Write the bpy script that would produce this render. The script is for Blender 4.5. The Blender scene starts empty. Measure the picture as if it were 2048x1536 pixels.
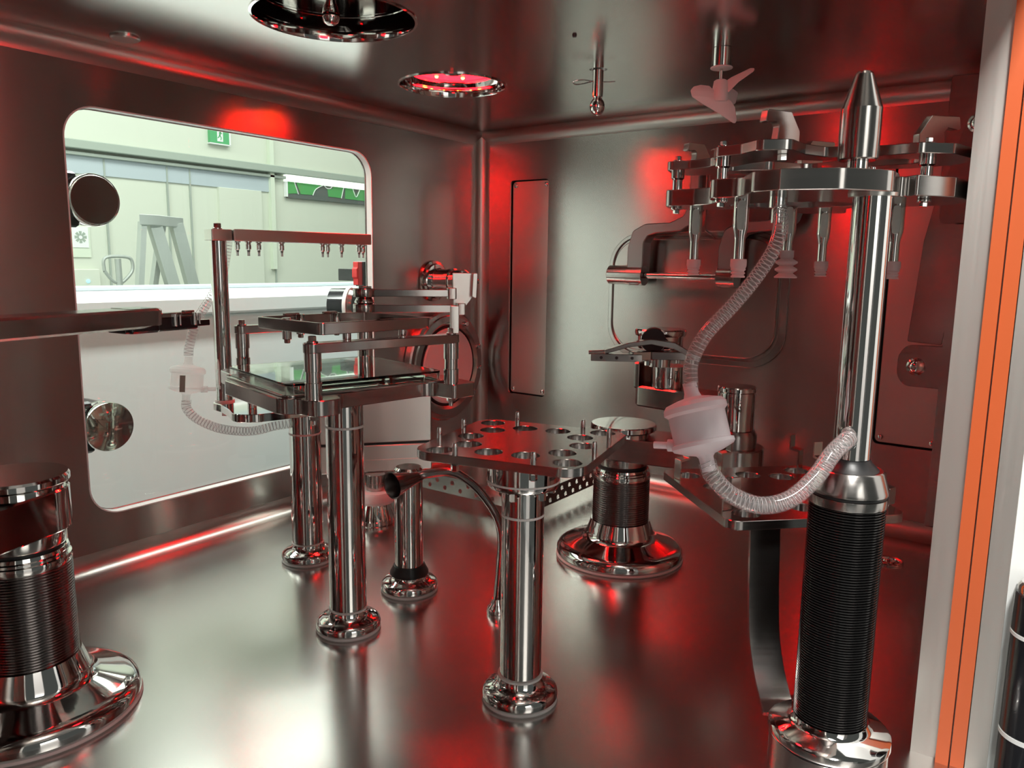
import bpy, math, random
from mathutils import Vector, Matrix
from mathutils.geometry import tessellate_polygon
import bmesh
random.seed(4)
S = bpy.context.scene
COL = S.collection
PI = math.pi
R = math.radians

# ------------------------------------------------------------ camera
cam_d = bpy.data.cameras.new('camera')
cam = bpy.data.objects.new('camera', cam_d)
COL.objects.link(cam)
S.camera = cam
cam_d.sensor_width = 36.0
cam_d.lens = 36.0 * 1539.4 / 2048
cam_d.clip_start = 0.01
yaw, pitch, roll = R(35.67), R(8.93), R(-0.77)
fw = Vector((math.cos(yaw)*math.cos(pitch), math.sin(yaw)*math.cos(pitch), -math.sin(pitch)))
rt = Vector((math.sin(yaw), -math.cos(yaw), 0))
dn = fw.cross(rt)
rt2 = rt*math.cos(roll) + dn*math.sin(roll)
dn2 = dn*math.cos(roll) - rt*math.sin(roll)
cam.matrix_world = Matrix(((rt2.x, -dn2.x, -fw.x, 0), (rt2.y, -dn2.y, -fw.y, 0),
                           (rt2.z, -dn2.z, -fw.z, 0.56), (0, 0, 0, 1)))

# ------------------------------------------------------------ world, lights, exposure
S.view_settings.view_transform = 'Standard'
S.view_settings.look = 'None'
S.view_settings.exposure = 0.0
S.view_settings.gamma = 1.0
W = bpy.data.worlds.new('world')
S.world = W
W.use_nodes = True
W.node_tree.nodes['Background'].inputs[0].default_value = (0.80, 0.86, 0.80, 1)
W.node_tree.nodes['Background'].inputs[1].default_value = 0.09


def area(name, loc, rot, sx, sy, power, col):
    l = bpy.data.lights.new(name, 'AREA')
    l.shape = 'RECTANGLE'; l.size = sx; l.size_y = sy; l.energy = power; l.color = col
    o = bpy.data.objects.new(name, l)
    o.location = loc; o.rotation_euler = rot
    COL.objects.link(o)
    return o


# unseen ceiling panels of the hall beyond the window, plus added fill lights
area('hall_light', (1.6, 3.0, 2.35), (0, 0, 0), 3.2, 0.9, 66, (0.97, 1.0, 0.95))
area('hall_light', (3.9, 2.6, 2.35), (0, 0, 0), 0.9, 2.6, 38, (0.97, 1.0, 0.95))
area('gangway_fill', (1.3, 1.58, 1.7), (R(22), 0, 0), 2.6, 0.12, 44, (0.97, 1.0, 0.98))  # unseen fill, added to brighten the front of the white machine
area('hall_light', (-0.7, 2.7, 2.3), (0, 0, 0), 1.2, 1.2, 60, (0.97, 1.0, 0.95))  # added to brighten the window's reflection in the right wall
area('aisle_fill', (0.0, -0.28, 1.75), (R(-20), 0, 0), 0.6, 0.25, 68, (1.0, 0.98, 0.93))  # unseen fill, added to light the aisle cabinet and the door jamb


# ------------------------------------------------------------ materials
def newmat(name):
    m = bpy.data.materials.new(name)
    m.use_nodes = True
    return m, m.node_tree.nodes, m.node_tree.links, m.node_tree.nodes['Principled BSDF']


def plain(name, col, rough=0.5, metal=0.0, coat=0.0, var=0.0):
    m, n, l, p = newmat(name)
    p.inputs['Base Color'].default_value = (*col, 1)
    p.inputs['Roughness'].default_value = rough
    p.inputs['Metallic'].default_value = metal
    p.inputs['Coat Weight'].default_value = coat
    tc = n.new('ShaderNodeTexCoord'); nz = n.new('ShaderNodeTexNoise')
    nz.inputs['Scale'].default_value = 14
    nz.inputs['Detail'].default_value = 3
    l.new(tc.outputs['Object'], nz.inputs['Vector'])
    mr = n.new('ShaderNodeMapRange')
    mr.inputs['To Min'].default_value = max(0.02, rough - 0.05 - var)
    mr.inputs['To Max'].default_value = rough + 0.05 + var
    l.new(nz.outputs['Fac'], mr.inputs['Value'])
    l.new(mr.outputs['Result'], p.inputs['Roughness'])
    return m


def steel(name, col, rough, aniso=0.0, rot=0.25, grain=0.0, gs=(3, 3, 260), var=0.04):
    """stainless steel; grain runs horizontally, so highlights smear along the other way"""
    m, n, l, p = newmat(name)
    p.inputs['Base Color'].default_value = (*col, 1)
    p.inputs['Metallic'].default_value = 1.0
    p.inputs['Roughness'].default_value = rough
    p.inputs['Anisotropic'].default_value = aniso
    p.inputs['Anisotropic Rotation'].default_value = rot
    if aniso > 0:
        t = n.new('ShaderNodeTangent'); t.direction_type = 'UV_MAP'; t.uv_map = 'UVMap'
        l.new(t.outputs[0], p.inputs['Tangent'])
    tc = n.new('ShaderNodeTexCoord')
    mp = n.new('ShaderNodeMapping'); mp.inputs['Scale'].default_value = gs
    nz = n.new('ShaderNodeTexNoise'); nz.inputs['Scale'].default_value = 1.0
    nz.inputs['Detail'].default_value = 4
    l.new(tc.outputs['Object'], mp.inputs['Vector']); l.new(mp.outputs[0], nz.inputs['Vector'])
    mr = n.new('ShaderNodeMapRange')
    mr.inputs['To Min'].default_value = max(rough - var, 0.02); mr.inputs['To Max'].default_value = rough + var
    l.new(nz.outputs['Fac'], mr.inputs['Value']); l.new(mr.outputs[0], p.inputs['Roughness'])
    if grain > 0:
        b = n.new('ShaderNodeBump'); b.inputs['Strength'].default_value = grain
        b.inputs['Distance'].default_value = 0.001
        l.new(nz.outputs['Fac'], b.inputs['Height']); l.new(b.outputs[0], p.inputs['Normal'])
    return m


STEELC = (0.53, 0.50, 0.475)
M = {}
M['wall'] = steel('brushed_wall_steel', STEELC, 0.25, 0.8, 0.25, 0.0015, var=0.012)
M['ceil'] = steel('brushed_ceiling_steel', STEELC, 0.19, 0.35, 0.25, 0.003, (3, 260, 3), 0.012)
M['floor'] = steel('satin_floor_steel', (0.64, 0.615, 0.595), 0.23, 0.3, 0.25, 0.003, (200, 6, 6), 0.015)
M['cove'] = steel('cove_steel', STEELC, 0.34)
M['chrome'] = steel('polished_steel', (0.78, 0.76, 0.74), 0.055, var=0.02, gs=(8, 8, 8))
M['satin'] = steel('satin_steel', (0.50, 0.47, 0.45), 0.20, 0.4, 0.25, 0.006)
M['bright'] = steel('bright_brushed_steel', (0.70, 0.68, 0.64), 0.33, 0.6, 0.25, 0.006)
M['jamb'] = steel('jamb_steel', (0.74, 0.72, 0.68), 0.42, 0.3, 0.25, 0.01, (3, 260, 3))
M['dark_steel'] = steel('dark_steel', (0.30, 0.27, 0.26), 0.24)
M['bellows_grey'] = steel('grey_bellows_steel', (0.20, 0.175, 0.17), 0.20)
M['black'] = plain('black_rubber', (0.012, 0.012, 0.013), 0.38)
M['bellows'] = plain('black_bellows', (0.10, 0.095, 0.095), 0.14, 0.9)
M['blackgloss'] = plain('black_anodised', (0.012, 0.013, 0.016), 0.22, 0.0, 0.4)
M['gasket_white'] = plain('white_seal', (0.78, 0.76, 0.74), 0.5)
M['orange'] = plain('orange_silicone', (0.60, 0.115, 0.032), 0.42)
M['white'] = plain('white_paint', (0.82, 0.84, 0.83), 0.35)
M['white_plastic'] = plain('white_plastic', (0.86, 0.80, 0.80), 0.4)
M['hall_wall'] = plain('hall_wall_paint', (0.63, 0.66, 0.57), 0.6)
M['hall_beam'] = plain('hall_beam_paint', (0.36, 0.41, 0.36), 0.55)
M['hall_blue'] = plain('hall_blue_panel', (0.46, 0.52, 0.56), 0.5)
M['hall_line'] = plain('hall_joint', (0.36, 0.40, 0.36), 0.6)
M['hall_floor'] = plain('hall_floor_paint', (0.40, 0.42, 0.42), 0.4)
M['alu'] = plain('ladder_aluminium', (0.42, 0.45, 0.42), 0.42, 0.35)
M['cab'] = plain('cabinet_paint', (0.50, 0.56, 0.60), 0.45)
M['green'] = plain('sign_green', (0.10, 0.40, 0.17), 0.5)
M['banner_green'] = plain('banner_green', (0.10, 0.36, 0.12), 0.5)
M['banner_grey'] = plain('banner_grey', (0.12, 0.14, 0.13), 0.5)
M['red_plastic'] = plain('red_plastic', (0.60, 0.03, 0.03), 0.4)
M['pale'] = plain('pale_paint', (0.66, 0.72, 0.60), 0.6)
M['grey_mark'] = plain('grey_print', (0.34, 0.40, 0.34), 0.6)
M['hole'] = plain('dark_void', (0.02, 0.018, 0.018), 0.5)


def emis(name, col, st):
    m, n, l, p = newmat(name)
    p.inputs['Base Color'].default_value = (*[min(1, c) for c in col], 1)
    p.inputs['Emission Color'].default_value = (*col, 1)
    p.inputs['Emission Strength'].default_value = st
    return m


M['red_led'] = emis('red_led', (1.0, 0.002, 0.004), 40)
M['red_fill'] = emis('red_fill', (1.0, 0.002, 0.004), 52)
M['led_dot'] = emis('amber_led', (1.0, 0.10, 0.01), 90)
M['blue_led'] = emis('blue_led', (0.25, 0.7, 1.0), 1.6)
M['strip'] = emis('lit_header', (0.95, 1.0, 0.93), 1.1)


def clear(name, tint, mixw, body, gloss_rough=0.03):
    """thin clear plastic or glass: mostly see-through with a fresnel reflection and a little body colour"""
    m, n, l, p = newmat(name)
    n.remove(p)
    out = n['Material Output']
    tr = n.new('ShaderNodeBsdfTransparent'); tr.inputs[0].default_value = (*tint, 1)
    gl = n.new('ShaderNodeBsdfGlossy'); gl.inputs['Roughness'].default_value = gloss_rough
    df = n.new('ShaderNodeBsdfDiffuse'); df.inputs[0].default_value = (*body, 1)
    fr = n.new('ShaderNodeFresnel'); fr.inputs['IOR'].default_value = 1.45
    a = n.new('ShaderNodeMixShader'); a.inputs[0].default_value = mixw
    b = n.new('ShaderNodeMixShader')
    l.new(tr.outputs[0], a.inputs[1]); l.new(df.outputs[0], a.inputs[2])
    gm_ = n.new('ShaderNodeNewGeometry'); iv = n.new('ShaderNodeMath'); iv.operation = 'SUBTRACT'
    iv.inputs[0].default_value = 1.0
    l.new(gm_.outputs['Backfacing'], iv.inputs[1])
    mu = n.new('ShaderNodeMath'); mu.operation = 'MULTIPLY'
    l.new(fr.outputs[0], mu.inputs[0]); l.new(iv.outputs[0], mu.inputs[1])
    l.new(mu.outputs[0], b.inputs[0]); l.new(a.outputs[0], b.inputs[1]); l.new(gl.outputs[0], b.inputs[2])
    l.new(b.outputs[0], out.inputs[0])
    return m


M['pane'] = clear('window_glass', (0.95, 0.985, 0.955), 0.0, (1, 1, 1), 0.01)
M['hose'] = clear('clear_hose', (0.97, 0.96, 0.96), 0.13, (0.85, 0.82, 0.82), 0.08)
M['silicone'] = clear('clear_silicone', (0.9, 0.88, 0.88), 0.72, (0.85, 0.8, 0.8), 0.12)

m, n, l, p = newmat('acrylic')
p.inputs['Base Color'].default_value = (0.94, 0.98, 0.95, 1)
p.inputs['Roughness'].default_value = 0.02
p.inputs['IOR'].default_value = 1.46
p.inputs['Transmission Weight'].default_value = 1.0
M['acrylic'] = m

m, n, l, p = newmat('milky_polypropylene')
out = n['Material Output']
p.inputs['Base Color'].default_value = (0.96, 0.90, 0.92, 1)
p.inputs['Roughness'].default_value = 0.32
tl = n.new('ShaderNodeBsdfTranslucent'); tl.inputs[0].default_value = (0.96, 0.84, 0.88, 1)
tp = n.new('ShaderNodeBsdfTransparent')
mx = n.new('ShaderNodeMixShader'); mx.inputs[0].default_value = 0.38
mx2 = n.new('ShaderNodeMixShader'); mx2.inputs[0].default_value = 0.01
l.new(p.outputs[0], mx.inputs[1]); l.new(tl.outputs[0], mx.inputs[2])
l.new(mx.outputs[0], mx2.inputs[1]); l.new(tp.outputs[0], mx2.inputs[2]); l.new(mx2.outputs[0], out.inputs[0])
M['milky'] = m

m, n, l, p = newmat('soft_silicone')
out = n['Material Output']
p.inputs['Base Color'].default_value = (0.86, 0.70, 0.70, 1)
p.inputs['Roughness'].default_value = 0.4
tl = n.new('ShaderNodeBsdfTranslucent'); tl.inputs[0].default_value = (0.95, 0.80, 0.80, 1)
mx = n.new('ShaderNodeMixShader'); mx.inputs[0].default_value = 0.55
l.new(p.outputs[0], mx.inputs[1]); l.new(tl.outputs[0], mx.inputs[2]); l.new(mx.outputs[0], out.inputs[0])
M['cup'] = m

m, n, l, p = newmat('pale_polypropylene')
out = n['Material Output']
p.inputs['Base Color'].default_value = (0.88, 0.86, 0.86, 1)
p.inputs['Roughness'].default_value = 0.32
tl = n.new('ShaderNodeBsdfTranslucent'); tl.inputs[0].default_value = (0.94, 0.92, 0.92, 1)
tp = n.new('ShaderNodeBsdfTransparent')
mx = n.new('ShaderNodeMixShader'); mx.inputs[0].default_value = 0.6
mx2 = n.new('ShaderNodeMixShader'); mx2.inputs[0].default_value = 0.45
l.new(p.outputs[0], mx.inputs[1]); l.new(tl.outputs[0], mx.inputs[2])
l.new(mx.outputs[0], mx2.inputs[1]); l.new(tp.outputs[0], mx2.inputs[2]); l.new(mx2.outputs[0], out.inputs[0])
M['pale_milky'] = m


# ------------------------------------------------------------ mesh helpers
def fillet(pts, r, seg=5):
    """round the corners of a closed 2D outline; r is a number or one radius per corner"""
    out = []
    n_ = len(pts)
    for i in range(n_):
        p0, p1, p2 = Vector(pts[i-1]), Vector(pts[i]), Vector(pts[(i+1) % n_])
        ri = r[i] if isinstance(r, (list, tuple)) else r
        a, b = (p0-p1), (p2-p1)
        la, lb = a.length, b.length
        if ri <= 1e-6 or la < 1e-6 or lb < 1e-6:
            out.append((p1.x, p1.y)); continue
        a /= la; b /= lb
        ang = math.acos(max(-1, min(1, a.dot(b))))
        if ang > PI - 0.02:
            out.append((p1.x, p1.y)); continue
        t = min(ri/math.tan(ang/2), la*0.48, lb*0.48)
        rr = t*math.tan(ang/2)
        c = p1 + (a+b).normalized()*(rr/math.sin(ang/2))
        s, e = p1+a*t-c, p1+b*t-c
        a0 = math.atan2(s.y, s.x); d = math.atan2(e.y, e.x)-a0
        while d > PI: d -= 2*PI
        while d < -PI: d += 2*PI
        k = max(2, int(seg*abs(d)/(PI/2))+1)
        for j in range(k+1):
            q = a0+d*j/k
            out.append((c.x+rr*math.cos(q), c.y+rr*math.sin(q)))
    return out


def rect(x0, x1, y0, y1, r=0.0, seg=6):
    return fillet([(x0, y0), (x1, y0), (x1, y1), (x0, y1)], r, seg)


def circ(cx, cy, r, k=32):
    return [(cx+r*math.cos(2*PI*i/k), cy+r*math.sin(2*PI*i/k)) for i in range(k)]


def rot2(pts, c, a):
    ca, sa = math.cos(a), math.sin(a)
    return [(c[0]+x*ca-y*sa, c[1]+x*sa+y*ca) for x, y in pts]


def area2(p):
    return sum(p[i-1][0]*p[i][1]-p[i][0]*p[i-1][1] for i in range(len(p)))/2


def offset(p, d):
    """move a CCW outline inwards by d"""
    o = []
    k = len(p)
    for i in range(k):
        a = Vector(p[i])-Vector(p[i-1]); b = Vector(p[(i+1) % k])-Vector(p[i])
        if a.length < 1e-9: a = b
        if b.length < 1e-9: b = a
        na = Vector((-a.y, a.x)).normalized(); nb = Vector((-b.y, b.x)).normalized()
        s = na+nb
        s = s/max(0.5, s.length_squared/2) if s.length > 1e-6 else na
        o.append((p[i][0]+s.x*d, p[i][1]+s.y*d))
    return o


class MB:
    def __init__(self):
        self.v = []; self.f = []; self.m = Matrix.Identity(4)

    def at(self, mat=None):
        self.m = mat if mat is not None else Matrix.Identity(4)
        return self

    def add(self, vs, fs):
        b = len(self.v)
        self.v += [self.m @ Vector(q) for q in vs]
        self.f += [[b+i for i in q] for q in fs]
        return self

    def prism(self, outer, z0, z1, holes=(), c=0.0008):
        loops = [list(outer) if area2(outer) > 0 else list(outer)[::-1]]
        for h in holes:
            loops.append(list(h)[::-1] if area2(h) > 0 else list(h))
        c = min(c, abs(z1-z0)*0.3)
        vs, fs, base = [], [], []
        levels = [(z0, 0), (z1, 0)] if c <= 0 else [(z0, c), (z0+c, 0), (z1-c, 0), (z1, c)]
        for z, ins in levels:
            row = []
            for lp in loops:
                q = offset(lp, ins) if ins else lp
                row.append(len(vs)); vs += [(x, y, z) for x, y in q]
            base.append(row)
        for k in range(len(levels)-1):
            for li, lp in enumerate(loops):
                nn = len(lp)
                for i in range(nn):
                    j = (i+1) % nn
                    fs.append([base[k][li]+i, base[k][li]+j, base[k+1][li]+j, base[k+1][li]+i])
        for k, flip in ((0, True), (len(levels)-1, False)):
            allv = []
            for li, lp in enumerate(loops):
                allv.append([Vector(vs[base[k][li]+i]) for i in range(len(lp))])
            idx = [base[k][li]+i for li, lp in enumerate(loops) for i in range(len(lp))]
            if len(loops) == 1 and len(loops[0]) == 4:
                fs.append([idx[3], idx[2], idx[1], idx[0]] if flip else idx)
            else:
                for t in tessellate_polygon([[Vector((q.x, q.y, 0)) for q in a] for a in allv]):
                    tri = [idx[i] for i in t]
                    fs.append(tri)
        return self.add(vs, fs)

    def box(self, x0, x1, y0, y1, z0, z1, c=0.0008, r=0.0):
        return self.prism(rect(x0, x1, y0, y1, r), z0, z1, (), c)

    def bar(self, p, q, w, z0, z1, r=0.0, ext=0.0, c=0.0008):
        """flat bar seen from above between plan points p and q"""
        p, q = Vector(p[:2]), Vector(q[:2])
        d = (q-p).normalized(); s = Vector((-d.y, d.x))*w/2
        p = p-d*ext; q = q+d*ext
        o = [p-s, q-s, q+s, p+s]
        return self.prism(fillet([(a.x, a.y) for a in o], r, 6), z0, z1, (), c)

    def lathe(self, prof, o=(0, 0, 0), axis=(0, 0, 1), seg=48):
        a = Vector(axis).normalized()
        u = a.orthogonal().normalized(); w = a.cross(u)
        if abs(a.z) > 0.99: u, w = Vector((1, 0, 0)), Vector((0, 1 if a.z > 0 else -1, 0))
        o = Vector(o)
        vs, fs, rows = [], [], []
        for r_, h in prof:
            if r_ < 1e-6:
                rows.append([len(vs)]); vs.append(o+a*h)
            else:
                rows.append(list(range(len(vs), len(vs)+seg)))
                for i in range(seg):
                    t = 2*PI*i/seg
                    vs.append(o+a*h+u*(r_*math.cos(t))+w*(r_*math.sin(t)))
        for A, B in zip(rows, rows[1:]):
            for i in range(seg):
                j = (i+1) % seg
                if len(A) == 1 and len(B) == 1: continue
                if len(A) == 1: fs.append([A[0], B[j], B[i]])
                elif len(B) == 1: fs.append([A[i], A[j], B[0]])
                else: fs.append([A[i], A[j], B[j], B[i]])
        return self.add(vs, fs)

    def cyl(self, p, q, r, seg=32, c=0.0006, r2=None):
        p, q = Vector(p), Vector(q)
        L = (q-p).length
        r2 = r if r2 is None else r2
        c = min(c, r*0.3, r2*0.3, L*0.3)
        return self.lathe([(0, 0), (r-c, 0), (r, c), (r2, L-c), (r2-c, L), (0, L)], p, q-p, seg)

    def ring(self, o, r, t, axis=(0, 0, 1), seg=48, k=10):
        return self.lathe([(r+t*math.cos(2*PI*i/k), t*math.sin(2*PI*i/k)) for i in range(k+1)], o, axis, seg)

    def sphere(self, o, r, seg=24, k=12, sz=1.0):
        return self.lathe([(r*math.sin(PI*i/k), -r*sz*math.cos(PI*i/k)) for i in range(k+1)], o, (0, 0, 1), seg)

    def tube(self, pts, r, seg=12, caps=True):
        pts = [Vector(q) for q in pts]
        nn = len(pts)
        rs = r if isinstance(r, (list, tuple)) else [r]*nn
        vs, fs = [], []
        t0 = (pts[1]-pts[0]).normalized()
        u = t0.orthogonal().normalized()
        for i in range(nn):
            t = (pts[min(i+1, nn-1)]-pts[max(i-1, 0)]).normalized()
            u = (u-t*u.dot(t)).normalized(); w = t.cross(u)
            for k in range(seg):
                a = 2*PI*k/seg
                vs.append(pts[i]+(u*math.cos(a)+w*math.sin(a))*rs[i])
        for i in range(nn-1):
            for k in range(seg):
                j = (k+1) % seg
                fs.append([i*seg+k, i*seg+j, (i+1)*seg+j, (i+1)*seg+k])
        if caps:
            fs.append(list(range(seg))[::-1]); fs.append([(nn-1)*seg+k for k in range(seg)])
        return self.add(vs, fs)


def spline(pts, per=8):
    pts = [Vector(q) for q in pts]
    P = [pts[0]*2-pts[1]]+pts+[pts[-1]*2-pts[-2]]
    out = []
    for i in range(1, len(P)-2):
        for k in range(per):
            t = k/per
            a, b, c, d = P[i-1], P[i], P[i+1], P[i+2]
            out.append(0.5*((2*b)+(c-a)*t+(2*a-5*b+4*c-d)*t*t+(3*b-a-3*c+d)*t**3))
    out.append(P[-2])
    return out


def resample(pts, step):
    out = [pts[0]]; acc = 0
    for a, b in zip(pts, pts[1:]):
        L = (b-a).length; s = step-acc
        while s <= L:
            out.append(a+(b-a)*(s/L)); s += step
        acc = L-(s-step)
    return out


def helix(pts, r, pitch, per=12):
    """points of a coil wound around a centre line"""
    line = resample(pts, pitch/per)
    out = []
    t0 = (line[1]-line[0]).normalized(); u = t0.orthogonal().normalized()
    for i in range(len(line)):
        t = (line[min(i+1, len(line)-1)]-line[max(i-1, 0)]).normalized()
        u = (u-t*u.dot(t)).normalized(); w = t.cross(u)
        a = 2*PI*i/per
        out.append(line[i]+(u*math.cos(a)+w*math.sin(a))*r)
    return out


def frame(o, u, v):
    """matrix taking local x,y to world directions u,v at o"""
    u = Vector(u).normalized(); v = Vector(v).normalized(); w = u.cross(v)
    return Matrix(((u.x, v.x, w.x, o[0]), (u.y, v.y, w.y, o[1]), (u.z, v.z, w.z, o[2]), (0, 0, 0, 1)))


def wloc(o):
    v = Vector(o.location)
    while o.parent:
        o = o.parent; v = v+Vector(o.location)
    return v


def obj(name, mb, mat, parent=None, sharp=33, label=None):
    me = bpy.data.meshes.new(name)
    off = wloc(parent) if parent else Vector((0, 0, 0))
    me.from_pydata([tuple(q-off) for q in mb.v], [], mb.f)
    bm = bmesh.new(); bm.from_mesh(me)
    bmesh.ops.remove_doubles(bm, verts=bm.verts, dist=1e-6)
    bmesh.ops.recalc_face_normals(bm, faces=bm.faces)
    uv = bm.loops.layers.uv.new('UVMap')
    for f in bm.faces:
        nx = f.normal
        t = Vector((-nx.y, nx.x, 0))
        if abs(nx.z) > 0.8 or t.length < 1e-4:
            t = Vector((1, 0, 0))
        t.normalize(); b = nx.cross(t)
        for lp in f.loops:
            lp[uv].uv = (lp.vert.co.dot(t), lp.vert.co.dot(b))
    bm.to_mesh(me); bm.free()
    me.materials.append(M[mat])
    me.shade_smooth()
    me.set_sharp_from_angle(angle=R(sharp))
    o = bpy.data.objects.new(name, me)
    COL.objects.link(o)
    if parent: o.parent = parent
    if label: o['label'] = label
    return o


def tag(o, label, cat, group=None):
    o['label'] = label; o['category'] = cat
    if group: o['group'] = group
    return o


def thing(name, loc, label, cat, group=None):
    o = bpy.data.objects.new(name, None)
    o.empty_display_size = 0.02
    o.location = loc
    COL.objects.link(o)
    return tag(o, label, cat, group)


def struct(name, mb, mat, sharp=33):
    o = obj(name, mb, mat, None, sharp)
    o['kind'] = 'structure'
    return o


def stuff(o):
    o['kind'] = 'stuff'
    return o


# ------------------------------------------------------------ the chamber
XR, YL, H, XE = 1.765, 1.385, 0.915, -0.62       # right wall, window wall, ceiling, far left end
YF = 0.098                                         # inner face of the door side
RC = 0.032                                         # cove radius
WALLT = 0.022
XJ = 0.95                                          # right jamb of the open door

# floor with drain opening, ceiling with its openings
DRAIN = (1.575, 0.232)
struct('floor', MB().prism(rect(XE, XR, 0.03, YL), -0.02, 0.0, [circ(*DRAIN, 0.02)], 0), 'floor')
PORT = (0.826, 0.925, 0.120)
LAMP = (1.258, 1.062, 0.110)
struct('ceiling', MB().prism(rect(XE, XR, 0.03, YL), H, H+0.012,
                             [circ(PORT[0], PORT[1], PORT[2], 64), circ(LAMP[0], LAMP[1], LAMP[2], 64),
                              circ(1.302, 0.748, 0.0165, 32)], 0), 'ceil')
# window wall (normal -Y): local x = world X, local y = world Z
WX0, WX1, WZ0, WZ1 = 0.640, 1.341, 0.096, 0.814
wl = MB().at(Matrix(((1, 0, 0, 0), (0, 0, 1, 0), (0, 1, 0, 0), (0, 0, 0, 1))))
wl.prism(rect(XE, XR+WALLT, -0.02, H+0.012), YL, YL+WALLT, [rect(WX0, WX1, WZ0, WZ1, 0.055, 8)], 0)
struct('wall_left', wl, 'wall')
# right wall (normal -X): local x = world Y, local y = world Z
PAN = [(1.155, 1.282, 0.192, 0.784), (0.186, 0.313, 0.188, 0.784)]
wr = MB().at(Matrix(((0, 0, 1, 0), (1, 0, 0, 0), (0, 1, 0, 0), (0, 0, 0, 1))))
wr.prism(rect(0.03, YL, -0.02, H+0.012), XR, XR+WALLT, [rect(a, b, c, d, 0.012, 4) for a, b, c, d in PAN], 0)
struct('wall_right', wr, 'wall')
struct('wall_end', MB().box(XE-0.02, XE, -0.0, YL+WALLT, -0.02, H+0.012, 0), 'wall')
# door side: steel inner wall with the doorway the picture is taken through
wf = MB()
wf.box(XJ, XR+WALLT, 0.072, YF, -0.02, H+0.012, 0.002)
wf.box(XE, -0.30, 0.03, YF, -0.02, H+0.012, 0.002)
wf.box(-0.30, XJ, 0.03, YF, 0.902, H+0.012, 0.002)
struct('wall_front', wf, 'jamb')
struct('door_1', MB().box(XJ+0.004, XR+WALLT, 0.0425, 0.072, -0.03, H+0.012, 0.001), 'dark_steel')
struct('trim_1', MB().box(XJ-0.004, XR+WALLT, 0.022, 0.0425, -0.03, H+0.012, 0.002), 'jamb')
struct('wall_outer', MB().box(XJ+0.012, XR+WALLT, -0.35, 0.022, -0.9, 1.4, 0.002), 'white')

seal = thing('door_seal', (XJ, 0.058, 0), 'orange silicone door seal running up the right jamb beside the bare steel strip', 'seal')
obj('seal_strip', MB().box(XJ-0.007, XJ+0.004, 0.0585, 0.0715, -0.03, H+0.01, 0.003), 'orange', seal)
obj('seal_strip', MB().box(XJ-0.004, XJ+0.004, 0.0435, 0.057, -0.03, H+0.01, 0.002), 'orange', seal)


def cove(name, p0, p1, n0, n1):
    """concave quarter round between two faces meeting along p0-p1; n0 and n1 point into the room"""
    p0, p1, n0, n1 = Vector(p0), Vector(p1), Vector(n0), Vector(n1)
    k = 16; vs = []; fs = []
    for e in (p0, p1):
        c = e+n0*RC+n1*RC
        for i in range(k+1):
            a = PI/2*i/k
            vs.append(c-n0*RC*math.cos(a)-n1*RC*math.sin(a))
        vs.append(e-n0*0.002-n1*0.002)
    q = k+2
    for i in range(k):
        fs.append([i, i+1, q+i+1, q+i])
    fs.append([k, k+1, q+k+1, q+k]); fs.append([k+1, 0, q, q+k+1])
    fs.append(list(range(q))); fs.append(list(range(q, 2*q))[::-1])
    struct(name, MB().add(vs, fs), 'cove')


cove('trim_2', (XE, YL, 0), (XR, YL, 0), (0, -1, 0), (0, 0, 1))
cove('trim_3', (XE, YL, H), (XR, YL, H), (0, -1, 0), (0, 0, -1))
cove('trim_4', (XR, YF, 0), (XR, YL, 0), (-1, 0, 0), (0, 0, 1))
cove('trim_5', (XR, YF, H), (XR, YL, H), (-1, 0, 0), (0, 0, -1))
cove('trim_6', (XR, YL, 0), (XR, YL, H), (-1, 0, 0), (0, -1, 0))

# window: pane, its bright rim and the thin red line of seal
XZ = Matrix(((1, 0, 0, 0), (0, 0, 1, 0), (0, 1, 0, 0), (0, 0, 0, 1)))
win = thing('window_1', ((WX0+WX1)/2, YL+0.01, WZ0), '', '')
del win['label']; del win['category']; win['kind'] = 'structure'
obj('glass', MB().at(XZ).prism(rect(WX0-0.012, WX1+0.012, WZ0-0.012, WZ1+0.012, 0.06, 8), YL+0.023, YL+0.033), 'pane', win)
obj('gasket', MB().at(XZ).prism(rect(WX0-0.012, WX1+0.012, WZ0-0.012, WZ1+0.012, 0.06, 8), YL+0.018, YL+0.0225,
                                [rect(WX0+0.003, WX1-0.003, WZ0+0.003, WZ1-0.003, 0.052, 8)]), 'dark_steel', win)
obj('frame', MB().at(XZ).prism(rect(WX0-0.001, WX1+0.001, WZ0-0.001, WZ1+0.001, 0.056, 8), YL-0.0008, YL+0.0175,
                               [rect(WX0+0.0015, WX1-0.0015, WZ0+0.0015, WZ1-0.0015, 0.054, 8)], 0.0003), 'white', win)

# ------------------------------------------------------------ ceiling fittings
cp = thing('ceiling_port', (PORT[0], PORT[1], H), 'large round recess in the ceiling with a teardrop spray nozzle inside', 'ceiling port')
q = PORT[2]
obj('recess_wall', MB().lathe([(q+0.002, H-0.0015), (q-0.002, H-0.002), (q-0.003, H+0.001), (q-0.003, H+0.034), (q-0.0045, H+0.035), (q-0.0045, H+0.038),
                               (q-0.003, H+0.039), (q-0.003, H+0.10), (0, H+0.10), (0, H+0.11), (q+0.004, H+0.11), (q+0.004, H+0.013), (q+0.002, H+0.013), (q+0.002, H-0.0015)],
                              (PORT[0], PORT[1], 0), seg=72), 'chrome', cp)
bx, by = PORT[0]+0.012, PORT[1]+0.022
obj('spray_nozzle', MB().lathe([(0, 0), (0.006, 0.0008), (0.0105, 0.004), (0.0132, 0.010), (0.0135, 0.016), (0.011, 0.026), (0.0075, 0.034), (0.006, 0.042),
                                (0.006, 0.103), (0, 0.103)], (bx, by, H-0.004), seg=32), 'chrome', cp)

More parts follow.
